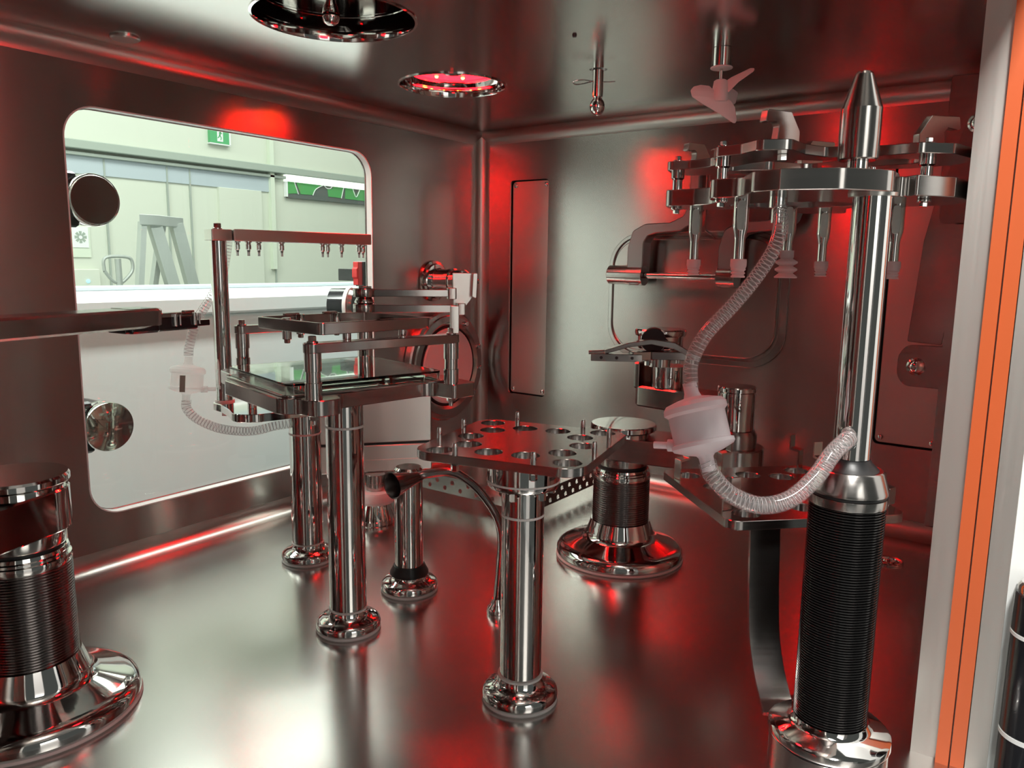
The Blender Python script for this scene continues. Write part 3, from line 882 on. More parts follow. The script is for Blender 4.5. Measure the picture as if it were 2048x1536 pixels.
# ------------------------------------------------------------ robot columns
def robot_base(t, x, y, zb0, zb1, n_):
    obj('floor_seal', MB().lathe([(0, 0), (0.121, 0), (0.123, 0.002), (0.122, 0.005), (0, 0.005)], (x, y, 0), seg=96), 'gasket_white', t)
    obj('base_flange', MB().lathe([(0, 0.004), (0.118, 0.004), (0.1215, 0.008), (0.1215, 0.015), (0.118, 0.021), (0.111, 0.0255), (0.104, 0.0275), (0.075, 0.039), (0.068, 0.0425), (0.0645, 0.048),
                                   (0.0635, 0.052), (0.0560, zb0), (0, zb0)], (x, y, 0), seg=96), 'chrome', t, 40)
    prof = [(0, zb0)]
    p_ = (zb1-zb0)/n_
    for k in range(n_):
        z = zb0+k*p_
        prof += [(0.0528, z), (0.0540, z+p_*0.35), (0.0540, z+p_*0.65), (0.0528, z+p_)]
    prof += [(0, zb1)]
    obj('bellows', MB().lathe(prof, (x, y, 0), seg=72), 'bellows_grey', t, 80)
    obj('bellows_collar', MB().lathe([(0, zb1), (0.0535, zb1), (0.0545, zb1+0.004), (0.0535, zb1+0.009), (0.0500, zb1+0.010), (0.0498, zb1+0.013), (0.052, zb1+0.016), (0.0505, zb1+0.020),
                                      (0.0470, zb1+0.021), (0, zb1+0.021)], (x, y, 0), seg=72), 'chrome', t)


r1x, r1y = 1.293, 0.665
t = thing('robot_arm', (r1x, r1y, 0), 'jointed steel robot arm with gripper fingers on a wide round base by the hatch', 'robot')
robot_base(t, r1x, r1y, 0.073, 0.157, 20)
obj('joint_seal', MB().lathe([(0, 0.178), (0.0475, 0.178), (0.0475, 0.182), (0, 0.182)], (r1x, r1y, 0), seg=64), 'black', t)
J2 = (1.327, 0.461)
k1 = MB().lathe([(0, 0.182), (0.0455, 0.182), (0.0462, 0.184), (0.0462, 0.200), (0, 0.200)], (r1x, r1y, 0), seg=64)
k1.bar((r1x, r1y), J2, 0.104, 0.199, 0.2425, 0.052, 0.052, 0.002)
obj('lower_link', k1, 'satin', t)
obj('shoulder_cap', MB().lathe([(0, 0.2425), (0.050, 0.2425), (0.050, 0.247), (0.060, 0.250), (0.0618, 0.252), (0.0618, 0.260), (0.060, 0.262), (0, 0.262)], (r1x, r1y, 0), seg=72), 'chrome', t)
obj('elbow_housing', MB().lathe([(0, 0.197), (0.033, 0.197), (0.0385, 0.203), (0.0385, 0.264), (0.034, 0.272), (0, 0.272)], (*J2, 0), seg=56), 'dark_steel', t)
obj('elbow_column', MB().lathe([(0, 0.272), (0.0315, 0.272), (0.0322, 0.274), (0.0322, 0.338), (0, 0.338)], (*J2, 0), seg=56), 'chrome', t)
obj('elbow_cap', MB().lathe([(0, 0.338), (0.031, 0.338), (0.031, 0.340), (0.0335, 0.342), (0.0335, 0.348), (0.032, 0.350), (0, 0.350)], (*J2, 0), seg=56), 'chrome', t)
E2 = (1.359, 0.661)
k2 = MB().bar((J2[0]+0.002, J2[1]+0.01), E2, 0.062, 0.291, 0.331, 0.014, 0.0, 0.003)
dd = (Vector(E2)-Vector(J2)).normalized(); ss = Vector((-dd.y, dd.x))
k2.bar((E2[0]-dd.x*0.012, E2[1]-dd.y*0.012), E2, 0.062, 0.325, 0.376, 0.002, 0.0, 0.003)
obj('upper_link', k2, 'satin', t)
G = (1.349, 0.605)
obj('wrist_spindle', MB().lathe([(0, 0.331), (0.0300, 0.331), (0.0310, 0.334), (0.0310, 0.372), (0, 0.372)], (*G, 0), seg=48), 'chrome', t)
G2 = (1.330, 0.614)
obj('wrist_body', MB().lathe([(0, 0.372), (0.0215, 0.372), (0.0215, 0.404), (0.040, 0.406), (0.042, 0.410), (0.042, 0.430), (0, 0.430)], (*G2, 0), seg=48), 'chrome', t)
obj('wrist_cap', MB().lathe([(0, 0.430), (0.046, 0.430), (0.0475, 0.433), (0.0475, 0.440), (0.0455, 0.4425), (0, 0.4425)], (*G2, 0), seg=56), 'chrome', t)
# fingers reach towards the window
fd = Vector((-0.52, 0.854)).normalized(); fs_ = Vector((-fd.y, fd.x))
gb = Vector((1.274, 0.574))
pad = gb+fd*0.005
obj('gripper_plate', MB().bar((gb.x-fd.x*0.035, gb.y-fd.y*0.035), (gb.x+fd.x*0.030, gb.y+fd.y*0.030), 0.034, 0.394, 0.408, 0.003), 'dark_steel', t)
kx = gb - fs_*0.0
obj('pivot_boss', MB().lathe([(0, 0), (0.0215, 0), (0.0225, 0.002), (0.0225, 0.030), (0, 0.030)], (1.268+0.012, 0.600+0.004, 0.424), (0.90, 0.42, 0), 36), 'black', t)
# lower straight finger
lf0 = gb+fd*0.046+fs_*0.022
lf = obj('finger', MB().bar((lf0.x, lf0.y), (lf0.x+fd.x*0.090, lf0.y+fd.y*0.090), 0.017, 0.391, 0.404, 0.001), 'satin', t)
obj('finger', MB().bar((gb.x+fd.x*0.018, gb.y+fd.y*0.018), (lf0.x+fd.x*0.02, lf0.y+fd.y*0.02), 0.018, 0.393, 0.408, 0.002), 'satin', t)
for k in range(3):
    q_ = lf0+fd*(0.018+0.027*k)+fs_*0.0081
    obj('finger_hole', MB().cyl((q_.x, q_.y, 0.3975), (q_.x+fs_.x*0.0008, q_.y+fs_.y*0.0008, 0.3975), 0.0028, 12), 'hole', lf)
# upper bent finger
uf = [(-0.052, 0.404), (-0.010, 0.424), (0.030, 0.432), (0.070, 0.426), (0.112, 0.413), (0.112, 0.420), (0.070, 0.434), (0.032, 0.441), (-0.010, 0.436), (-0.052, 0.412)]
UM = Matrix(((fd.x, 0, fs_.x, gb.x+fs_.x*0.0), (fd.y, 0, fs_.y, gb.y+fs_.y*0.0), (0, 1, 0, -0.010), (0, 0, 0, 1)))
obj('finger', MB().at(UM).prism(uf[::1], 0.004, 0.026, (), 0.001), 'satin', t)
obj('finger_tip', MB().tube([gb.to_3d()+Vector((fd.x*0.105+fs_.x*0.016, fd.y*0.105+fs_.y*0.016, 0.407)), gb.to_3d()+Vector((fd.x*0.140+fs_.x*0.016, fd.y*0.140+fs_.y*0.016, 0.4045))], 0.0035, 10), 'satin', t)
for k in (-0.045, -0.02, 0.028):
    q_ = gb+fd*k
    obj('gripper_screw', MB().cyl((q_.x, q_.y, 0.386), (q_.x, q_.y, 0.394), 0.004, 12), 'chrome', t)
obj('gripper_screw', MB().cyl((lf0.x-fd.x*0.01, lf0.y-fd.y*0.01, 0.384), (lf0.x-fd.x*0.01, lf0.y-fd.y*0.01, 0.393), 0.0052, 6), 'chrome', t)

r2x, r2y = 0.3775, 1.0013
t = thing('robot_arm', (r2x, r2y, 0), 'large robot column at the left edge with a long bar arm crossing the window', 'robot')
robot_base(t, r2x, r2y, 0.073, 0.192, 34)
obj('joint_seal', MB().lathe([(0, 0.213), (0.0475, 0.213), (0.0475, 0.217), (0, 0.217)], (r2x, r2y, 0), seg=64), 'black', t)
K2 = (0.185, 0.935)
k1 = MB().lathe([(0, 0.217), (0.0500, 0.217), (0.0510, 0.219), (0.0510, 0.236), (0, 0.236)], (r2x, r2y, 0), seg=64)
k1.bar((r2x, r2y), K2, 0.112, 0.234, 0.286, 0.056, 0.056, 0.002)
obj('lower_link', k1, 'chrome', t)
obj('shoulder_cap', MB().lathe([(0, 0.286), (0.052, 0.286), (0.052, 0.290), (0.0565, 0.292), (0.0580, 0.294), (0.0580, 0.300), (0.0560, 0.303), (0, 0.303)], (r2x, r2y, 0), seg=72), 'chrome', t)
obj('elbow_column', MB().cyl((*K2, 0.286), (*K2, 0.4665), 0.034, 48), 'chrome', t)
ae = (0.556, 1.036)
obj('upper_link', MB().bar(K2, ae, 0.056, 0.4662, 0.4920, 0.018, 0.03, 0.003), 'satin', t)
gd = (Vector((0.663, 1.047))-Vector(ae)).normalized(); gs_ = Vector((-gd.y, gd.x))
g0 = Vector(ae)


def gp(s, w=0.0):
    return (g0.x+gd.x*s+gs_.x*w, g0.y+gd.y*s+gs_.y*w)


obj('gripper_body', MB().bar(gp(-0.025), gp(0.022), 0.050, 0.4590, 0.4925, 0.006, 0.0, 0.003).bar(gp(-0.03), gp(0.085), 0.040, 0.4595, 0.4790, 0.002, 0.0, 0.002), 'blackgloss', t)
obj('finger', MB().bar(gp(0.06, -0.012), gp(0.108, -0.012), 0.010, 0.4630, 0.4715, 0.001), 'blackgloss', t)
obj('finger', MB().bar(gp(0.02, 0.010), gp(0.096, 0.010), 0.014, 0.4735, 0.4830, 0.001), 'satin', t)
obj('finger', MB().bar(gp(0.080, 0.006), gp(0.097, 0.006), 0.008, 0.4815, 0.4850, 0.001), 'satin', t)
obj('clip_plate', MB().bar(gp(0.018, -0.014), gp(0.060, -0.014), 0.012, 0.4780, 0.4845, 0.003), 'satin', t)
for s in (0.046, 0.078):
    obj('clip_pin', MB().cyl((*gp(s, -0.0215), 0.4655), (*gp(s, -0.0215), 0.4835), 0.0028, 16).cyl((*gp(s+0.008, -0.0215), 0.4665), (*gp(s+0.008, -0.0215), 0.4820), 0.0016, 12), 'chrome', t)

# ------------------------------------------------------------ lift column at the right with its vacuum gripper
lx, ly = 0.857, 0.171
t = thing('lift_column', (lx, ly, 0), 'tall lift column with black ribbed bellows, chrome pole and star-shaped suction gripper', 'lift column')
obj('base_housing', MB().cyl((lx, ly, 0), (lx, ly, 0.040), 0.0625, 72, 0.001), 'satin', t)
obj('base_seal', MB().cyl((lx, ly, 0.040), (lx, ly, 0.0425), 0.0628, 72, 0.0004), 'black', t)
obj('base_flange', MB().lathe([(0, 0.0425), (0.0640, 0.0425), (0.0648, 0.045), (0.0640, 0.051), (0.0600, 0.0545), (0.0455, 0.0590), (0.0420, 0.0615), (0.0400, 0.0660), (0, 0.066)], (lx, ly, 0), seg=80), 'chrome', t)
prof = [(0, 0.066)]
nb = 84
p_ = (0.312-0.066)/nb
for k in range(nb):
    z = 0.066+k*p_
    prof += [(0.0352, z), (0.0385, z+p_*0.38), (0.0385, z+p_*0.62), (0.0352, z+p_)]
prof += [(0, 0.312)]
obj('bellows', MB().lathe(prof, (lx, ly, 0), seg=80), 'bellows', t, 20)
obj('bellows_collar', MB().lathe([(0, 0.312), (0.0392, 0.312), (0.0395, 0.313), (0.0395, 0.3215), (0.038, 0.322), (0, 0.322)], (lx, ly, 0), seg=72), 'satin', t)
obj('collar_seal', MB().cyl((lx, ly, 0.322), (lx, ly, 0.3255), 0.0385, 64), 'black', t)
obj('cone_collar', MB().lathe([(0, 0.3255), (0.0398, 0.3255), (0.0400, 0.3275), (0.0395, 0.329), (0.0340, 0.3480), (0.0325, 0.3495), (0, 0.3495)], (lx, ly, 0), seg=72), 'satin', t)
obj('wiper_seal', MB().lathe([(0, 0.3495), (0.0290, 0.3495), (0.0270, 0.3515), (0.0210, 0.3575), (0.0198, 0.3610), (0, 0.361)], (lx, ly, 0)), 'black', t)
obj('pole', MB().cyl((lx, ly, 0.361), (lx, ly, 0.634), 0.0188, 64), 'chrome', t)
obj('hose_port', MB().at(frame((lx-0.0186, ly, 0.385), (0.2, -1, 0), (0, 0, 1))).prism(rect(-0.0075, 0.0075, -0.013, 0.013, 0.0072), -0.0025, 0.0012, (), 0.0005), 'chrome', t)
obj('pole_seal', MB().lathe([(0, 0.6305), (0.0230, 0.6305), (0.0235, 0.6340), (0, 0.6340)], (lx, ly, 0)), 'bright', t)
# outline of the star plates, plan view
GC = (0.995, 0.290)
low = [(0.930, 0.392), (0.930, 0.432), (0.972, 0.442), (1.004, 0.432), (1.020, 0.345), (1.085, 0.322), (1.140, 0.316), (1.152, 0.262), (1.080, 0.250), (1.040, 0.226),
       (1.060, 0.182), (1.052, 0.128), (1.010, 0.096), (0.938, 0.108), (0.896, 0.138), (0.915, 0.158), (0.880, 0.152), (0.842, 0.151), (0.798, 0.186), (0.779, 0.2415), (0.790, 0.272), (0.838, 0.300), (0.838, 0.334),
       (0.862, 0.345), (0.895, 0.345), (0.920, 0.365)]
rl = [0.010, 0.014, 0.01, 0.014, 0.03, 0.03, 0.006, 0.006, 0.03, 0.03, 0.02, 0.01, 0.01, 0.003, 0.003, 0.006, 0.003, 0.02, 0.02, 0.004, 0.01, 0.02, 0.012, 0.012, 0.012, 0.02]
hole_ = fillet([(0.935, 0.345), (0.925, 0.295), (0.940, 0.235), (0.990, 0.205), (1.020, 0.215), (1.030, 0.275), (1.000, 0.335), (0.965, 0.365)], 0.02, 5)
obj('gripper_plate', MB().prism(fillet(low, rl, 6), 0.634, 0.6545, [hole_], 0.0008), 'satin', t)
up = [(0.935, 0.402), (0.932, 0.432), (0.968, 0.442), (1.004, 0.432), (1.014, 0.350), (1.085, 0.322), (1.140, 0.316), (1.150, 0.266), (1.080, 0.252), (1.045, 0.220),
      (1.058, 0.170), (1.045, 0.122), (1.010, 0.096), (0.945, 0.112), (0.920, 0.140), (0.925, 0.190), (0.905, 0.232), (0.872, 0.245), (0.832, 0.247), (0.818, 0.277), (0.838, 0.302),
      (0.846, 0.334), (0.868, 0.345), (0.900, 0.340), (0.925, 0.370)]
hole2 = fillet([(0.945, 0.355), (0.915, 0.315), (0.905, 0.275), (0.935, 0.245), (0.955, 0.195), (0.965, 0.150), (1.010, 0.150), (1.015, 0.225), (1.045, 0.285), (0.990, 0.320), (0.975, 0.375)], 0.02, 5)
obj('star_plate', MB().prism(fillet(up, 0.011, 6), 0.679, 0.690, [hole2], 0.0007), 'satin', t)
for (x, y) in ((0.950, 0.424), (0.862, 0.331), (0.950, 0.138)):
    obj('spacer_pin', MB().lathe([(0, 0.6545), (0.0062, 0.6545), (0.0062, 0.668), (0.0085, 0.670), (0.0085, 0.679), (0, 0.679)], (x, y, 0), seg=24), 'chrome', t)
    obj('pin_nut', MB().cyl((x, y, 0.690), (x, y, 0.693), 0.0068, 20).cyl((x, y, 0.693), (x, y, 0.698), 0.0040, 6), 'chrome', t)
    obj('pin_nut', MB().cyl((x, y, 0.6305), (x, y, 0.634), 0.0072, 20).cyl((x, y, 0.6255), (x, y, 0.6305), 0.0042, 6), 'chrome', t)
obj('pin_nut', MB().cyl((0.862, 0.265, 0.672), (0.862, 0.265, 0.679), 0.0055, 6), 'chrome', t)
# suction rods
for i, (x, y) in enumerate([(0.989, 0.413), (0.877, 0.312), (0.996, 0.293), (1.127, 0.284), (1.024, 0.176)]):
    rod = obj('suction_rod', MB().lathe([(0, 0.634), (0.0088, 0.634), (0.0088, 0.606), (0.0083, 0.602), (0.0065, 0.594), (0.0060, 0.590), (0.0060, 0.562), (0, 0.562)], (x, y, 0), seg=24), 'chrome', t)
    view = Vector((-x, -y)).normalized()
    obj('rod_flat', MB().at(frame((x+view.x*0.0086, y+view.y*0.0086, 0.617), (-view.y, view.x, 0), (0, 0, 1))).prism(
        fillet([(-0.0035, -0.017), (0.0035, -0.017), (0.0048, -0.004), (0.0040, 0.016), (-0.0040, 0.016), (-0.0048, -0.004)], 0.003, 4), -0.0006, 0.0006, (), 0.0003), 'bright', rod)
    if i == 2:
        obj('suction_cup', MB().lathe([(0, 0.580), (0.0085, 0.580), (0.0085, 0.572), (0.0075, 0.570), (0.0135, 0.5665), (0.0135, 0.5645), (0.0080, 0.5610), (0.0135, 0.5575), (0.0135, 0.5555), (0.0085, 0.552),
                                       (0.0140, 0.5475), (0.0135, 0.546), (0, 0.548)], (x, y, 0), seg=32), 'cup', rod)
    else:
        obj('suction_cup', MB().lathe([(0, 0.568), (0.0088, 0.568), (0.0092, 0.566), (0.0092, 0.560), (0.0080, 0.557), (0.0086, 0.556), (0.0066, 0.554), (0.0082, 0.552), (0.0064, 0.550), (0.0080, 0.5485),
                                       (0.0078, 0.547), (0, 0.548)], (x, y, 0), seg=28), 'cup', rod)
# hooks stand on the star plate
hk = [(-0.011, 0.0), (0.018, 0.0), (0.018, 0.013), (0.006, 0.030), (-0.024, 0.030), (-0.026, 0.019), (-0.022, 0.018), (-0.012, 0.0195), (-0.0085, 0.016)]


def hook(x, y, ang, mirror=1, w=0.010, sc=1.0):
    u = Vector((math.cos(R(ang)), math.sin(R(ang)), 0))
    o = [(mirror*a*sc, b*sc) for a, b in hk]
    if mirror < 0: o = o[::-1]
    obj('hook', MB().at(frame((x, y, 0.690), u, (0, 0, 1))).prism(fillet(o, [0, 0, 0.002, 0.002, 0.002, 0.001, 0.001, 0.003, 0.003], 4), -w/2, w/2, (), 0.0006), 'satin', t)


hook(0.866, 0.268, -28, 1, 0.010, 1.12)
hook(0.985, 0.412, -25, 1, 0.010, 0.88)
hook(1.110, 0.300, -35, -1, 0.010, 1.25)
hook(0.985, 0.140, -42, -1, 0.010, 1.18)
# pointed locating pin on the plate above the pole
cx_, cy_ = 0.866, 0.190
obj('pin_neck', MB().lathe([(0, 0.6545), (0.0105, 0.6545), (0.0105, 0.668), (0, 0.668)], (cx_, cy_, 0), seg=40), 'chrome', t)
obj('locating_pin', MB().lathe([(0, 0.668), (0.0180, 0.668), (0.0192, 0.6695), (0.0198, 0.690), (0.0198, 0.7185), (0.0192, 0.7205), (0.0090, 0.7520), (0.0074, 0.7545), (0, 0.7555)], (cx_, cy_, 0), seg=72), 'satin', t, 9)
for a in (150, 240, 330):
    obj('pin_screw', MB().cyl((cx_+0.019*math.cos(R(a)), cy_+0.019*math.sin(R(a)), 0.6545), (cx_+0.019*math.cos(R(a)), cy_+0.019*math.sin(R(a)), 0.660), 0.0036, 12), 'chrome', t)
obj('hose_fitting', MB().lathe([(0, 0.634), (0.0092, 0.634), (0.0092, 0.6205), (0.0085, 0.620), (0.0062, 0.6195), (0.0062, 0.605), (0, 0.605)], (0.826, 0.2555, 0), seg=28), 'chrome', t)

# ------------------------------------------------------------ hooked tube rack on its strap
rc = (1.031, 0.300)
t = thing('tube_rack', (0.875, 0.235, 0), 'square steel rack with holes and bent hooks on a curved strap, behind the black bellows', 'rack')
ra = R(-45)
rh = [circ(rc[0]+0.076*math.cos(R(36*k+9)), rc[1]+0.076*math.sin(R(36*k+9)), 0.0172, 32) for k in range(10)]
rh += [circ(rc[0]+0.122*math.cos(R(90*k+2)), rc[1]+0.122*math.sin(R(90*k+2)), 0.0172, 32) for k in range(4)]
obj('rack_plate', MB().prism(rot2(rect(-0.118, 0.118, -0.118, 0.118, 0.018, 8), rc, ra), 0.2485, 0.260, rh, 0.0006), 'satin', t)
# strap: flat band going down from the plate and sweeping to the column foot
sp = spline([(0.9285, 0.278, 0.2485), (0.922, 0.274, 0.20), (0.916, 0.270, 0.153), (0.906, 0.263, 0.110), (0.888, 0.250, 0.078), (0.868, 0.235, 0.057), (0.8520, 0.2245, 0.0475)], 6)
sd = Vector((0.60, -0.80, 0)).normalized()
vs = []; fs = []
for i, q in enumerate(sp):
    tt = (sp[min(i+1, len(sp)-1)]-sp[max(i-1, 0)]).normalized()
    nn = tt.cross(sd).normalized()*0.003
    for a, b in ((-1, -1), (1, -1), (1, 1), (-1, 1)):
        vs.append(q+sd*(0.0185*a)+nn*b)
for i in range(len(sp)-1):
    for k in range(4):
        j = (k+1) % 4
        fs.append([i*4+k, i*4+j, i*4+4+j, i*4+4+k])
fs.append([3, 2, 1, 0]); fs.append([len(vs)-4+k for k in range(4)])
obj('strap', MB().add(vs, fs), 'satin', t)


def bent_hook(x, y, ang, h=0.034):
    """strip that rises, steps sideways and rises again"""
    u = Vector((math.cos(R(ang)), math.sin(R(ang)), 0))
    pts = [(0, 0), (0, h*0.52), (0.014, h*0.56), (0.014, h), (0.0118, h), (0.0118, h*0.62), (-0.0022, h*0.58), (-0.0022, 0)]
    v = Vector((0, 0, 1))
    obj('bent_hook', MB().at(frame((x, y, 0.260), u, v)).prism(fillet(pts, 0.0012, 3), -0.007, 0.007, (), 0.0003), 'satin', t)


for (x, y, a, h) in ((1.000, 0.425, -30, 0.050), (1.075, 0.392, -40, 0.050), (1.170, 0.305, 80, 0.050), (1.128, 0.262, 50, 0.052), (0.905, 0.318, -120, 0.046), (1.06, 0.160, 70, 0.038)):
    bent_hook(x, y, a, h)
for (x, y) in ((0.893, 0.300), (1.02, 0.175)):
    obj('plate_bolt', MB().cyl((x, y, 0.242), (x, y, 0.2485), 0.004, 12), 'chrome', t)

# ------------------------------------------------------------ fittings on the window wall
nx, nz_ = 1.560, 0.510
t = thing('wall_nozzle', (nx, YL, nz_), 'flanged steel pipe stub sticking out of the wall right of the window', 'pipe stub')
obj('wall_flange', MB().lathe([(0, 0), (0.052, 0), (0.054, 0.003), (0.053, 0.008), (0.046, 0.010), (0.044, 0.016), (0.036, 0.017), (0, 0.017)], (nx, YL, nz_), (0, -1, 0), 56), 'chrome', t)
obj('pipe', MB().lathe([(0, 0.017), (0.034, 0.017), (0.0345, 0.024), (0.032, 0.026), (0.032, 0.062), (0.0345, 0.064), (0.0345, 0.074), (0.030, 0.076), (0.030, 0.086), (0.0315, 0.088),
                        (0.0315, 0.108), (0.027, 0.110), (0.0255, 0.110), (0.0255, 0.080), (0, 0.080)], (nx, YL, nz_), (0, -1, 0), 56), 'chrome', t)
obj('pipe_bore', MB().lathe([(0, 0.081), (0.025, 0.081), (0.025, 0.0835), (0, 0.0835)], (nx, YL, nz_), (0, -1, 0), 32), 'black', t)

tx, tz = 1.596, 0.280
t = thing('transfer_port', (tx, YL, tz), 'large round transfer port with a pale pink-lit disc on the wall behind the tray stand', 'port')
obj('port_flange', MB().lathe([(0, 0), (0.150, 0), (0.152, 0.003), (0.152, 0.020), (0.148, 0.024), (0.138, 0.025), (0.136, 0.030), (0.120, 0.031), (0.112, 0.026), (0.106, 0.020), (0, 0.020)], (tx, YL, tz), (0, -1, 0), 80), 'satin', t)
obj('port_seal', MB().ring((tx, YL-0.023, tz), 0.107, 0.0035, (0, -1, 0), 72, 8), 'black', t)
obj('port_disc', MB().lathe([(0, 0.020), (0.1035, 0.020), (0.1035, 0.026), (0.100, 0.029), (0, 0.031)], (tx, YL, tz), (0, -1, 0), 72), 'white_plastic', t)
for a in (20, -8, -40, 60, 140, 180, 220):
    obj('port_bolt', MB().cyl((tx+0.129*math.cos(R(a)), YL-0.030, tz+0.129*math.sin(R(a))), (tx+0.129*math.cos(R(a)), YL-0.038, tz+0.129*math.sin(R(a))), 0.0065, 20), 'chrome', t)

# ------------------------------------------------------------ right wall: access panels, hatch, hinge brackets
YZ = Matrix(((0, 0, -1, XR), (1, 0, 0, 0), (0, 1, 0, 0), (0, 0, 0, 1)))       # local x=Y, y=Z, z out of the wall


def on_wall(x=XR):
    return Matrix(((0, 0, -1, x), (1, 0, 0, 0), (0, 1, 0, 0), (0, 0, 0, 1)))


for (a, b, c, d), lab in zip(PAN, ('tall narrow sunken steel panel with corner screws next to the back corner', 'tall narrow sunken steel panel with corner screws behind the lift column pole')):
    t = thing('access_panel', (XR+0.01, (a+b)/2, c), lab, 'panel')
    obj('panel_sheet', MB().at(YZ).prism(rect(a+0.003, b-0.003, c+0.003, d-0.003, 0.010), -0.018, -0.010, (), 0.0006), 'bright', t)
    obj('panel_gap_backing', MB().at(YZ).prism(rect(a-0.004, b+0.004, c-0.004, d+0.004, 0.010), -0.0215, -0.0181, (), 0), 'black', t)  # black sheet added behind to darken the gap around the panel
    for yy in (a+0.014, b-0.014):
        for zz in (c+0.014, d-0.014):
            obj('panel_screw', MB().at().lathe([(0, 0), (0.0062, 0), (0.0055, 0.003), (0.003, 0.0045), (0, 0.0048)], (XR+0.010, yy, zz), (-1, 0, 0), 16), 'chrome', t)

t = thing('hatch', (XR, 0.74, 0.48), 'round-cornered square hatch with a hinge bar on the back wall behind the robot gripper', 'hatch')
hx0, hx1, hz0, hz1 = 0.530, 0.955, 0.345, 0.632
obj('hatch_rim', MB().at(YZ).prism(rect(hx0-0.022, hx1+0.006, hz0-0.018, hz1+0.006, 0.085, 12), 0, 0.006, [rect(hx0-0.006, hx1-0.004, hz0-0.004, hz1-0.004, 0.072, 12)], 0.001), 'satin', t)
obj('hatch_door', MB().at(YZ).prism(rect(hx0, hx1-0.010, hz0+0.003, hz1-0.010, 0.070, 12), 0, 0.011, (), 0.002), 'wall', t)
xb = 1.708
obj('hinge_bar', MB().cyl((xb, 0.655, 0.535), (xb, 0.835, 0.535), 0.0075, 20), 'chrome', t)
obj('hinge_barrel', MB().cyl((xb, 0.876, 0.535), (xb, 0.930, 0.535), 0.0230, 40).cyl((xb, 0.930, 0.535), (xb, 0.940, 0.535), 0.006, 16), 'satin', t)
obj('barrel_mount', MB().box(xb+0.012, XR-0.0105, 0.880, 0.926, 0.517, 0.553, 0.001), 'satin', t)


def hinge_arm(y0, dy):
    o = [(y0+0.022, 0.512), (y0+0.022, 0.60), (y0+0.010, 0.640), (y0-0.022, 0.656), (y0-0.085, 0.658), (y0-0.118, 0.672), (y0-0.130, 0.70), (y0-0.130, 0.78), (y0-0.152, 0.78), (y0-0.152, 0.690), (y0-0.140, 0.655),
         (y0-0.112, 0.638), (y0-0.050, 0.634), (y0-0.030, 0.628), (y0-0.020, 0.612), (y0-0.018, 0.512)]
    obj('hinge_arm', MB().at(on_wall(xb)).prism(fillet(o, 0.014, 5), -0.026, 0.016, (), 0.002), 'arm_grey', t)
    obj('hinge_eye', MB().cyl((xb, y0-0.019, 0.535), (xb, y0+0.023, 0.535), 0.0245, 40), 'satin', t)


M['arm_grey'] = steel('cast_arm_steel', (0.36, 0.36, 0.36), 0.34)
hinge_arm(0.855, 0)
hinge_arm(0.628, 0)
obj('hinge_cover', MB().at(YZ).prism(rect(0.548, 0.698, 0.636, 0.822, 0.012, 5), 0.0, 0.040, (), 0.003), 'satin', t)
obj('cover_stay', MB().tube([(1.722, 0.694, 0.640), (1.720, 0.676, 0.628), (1.720, 0.668, 0.620)], 0.0025, 8), 'chrome', t)

t = thing('hinge_bracket', (1.60, 0.20, 0.38), 'tall steel hinge plate with a tongue and domed bolt next to the right jamb', 'bracket')
BM = on_wall(1.60)
obj('hinge_plate', MB().at(BM).prism(fillet([(0.100, 0.890), (0.206, 0.895), (0.209, 0.705), (0.226, 0.610), (0.238, 0.425), (0.181, 0.422), (0.176, 0.468), (0.165, 0.600), (0.150, 0.680), (0.110, 0.720)],
                                            [0, 0.004, 0.01, 0.02, 0.003, 0.003, 0.02, 0.05, 0.03, 0]), -0.003, 0.003, (), 0.001), 'satin', t)
obj('hinge_leaf', MB().at(BM).prism(fillet([(0.120, 0.800), (0.150, 0.830), (0.176, 0.815), (0.205, 0.700), (0.205, 0.640), (0.120, 0.640)], [0.01, 0.03, 0.03, 0.03, 0.01, 0]), 0.004, 0.007, (), 0.001), 'dark_steel', t)
obj('tongue', MB().at(BM).prism(fillet([(0.160, 0.342), (0.236, 0.342), (0.250, 0.360), (0.250, 0.400), (0.236, 0.420), (0.160, 0.420)], [0, 0.02, 0.03, 0.03, 0.02, 0]), 0.002, 0.010, (), 0.001), 'satin', t)
obj('domed_bolt', MB().lathe([(0, 0), (0.0165, 0), (0.0165, 0.002), (0.014, 0.005), (0.011, 0.010), (0.006, 0.013), (0, 0.014)], (1.590, 0.218, 0.380), (-1, 0, 0), 32), 'chrome', t)
obj('domed_bolt', MB().lathe([(0, 0), (0.0165, 0), (0.0165, 0.002), (0.014, 0.005), (0.011, 0.010), (0.006, 0.013), (0, 0.014)], (1.593, 0.158, 0.810), (-1, 0, 0), 32), 'chrome', t)
obj('hinge_post', MB().box(1.588, 1.612, 0.110, 0.178, 0.080, 0.640, 0.002), 'satin', t)
obj('wall_spacer', MB().box(1.604, XR, 0.120, 0.168, 0.30, 0.36, 0.001), 'satin', t)

t = thing('floor_drain', (*DRAIN, 0), 'small ringed drain opening in the floor behind the black bellows, near the right wall', 'drain')
obj('drain_ring', MB().lathe([(0.0265, 0.0002), (0.0265, 0.003), (0.024, 0.0045), (0.019, 0.0035), (0.0175, 0.0), (0.0170, -0.018), (0.0185, -0.018), (0.0190, -0.0005), (0.0265, 0.0002)], (*DRAIN, 0), seg=40), 'chrome', t)
obj('drain_bore', MB().cyl((*DRAIN, -0.018), (*DRAIN, -0.015), 0.0172, 32), 'hole', t)

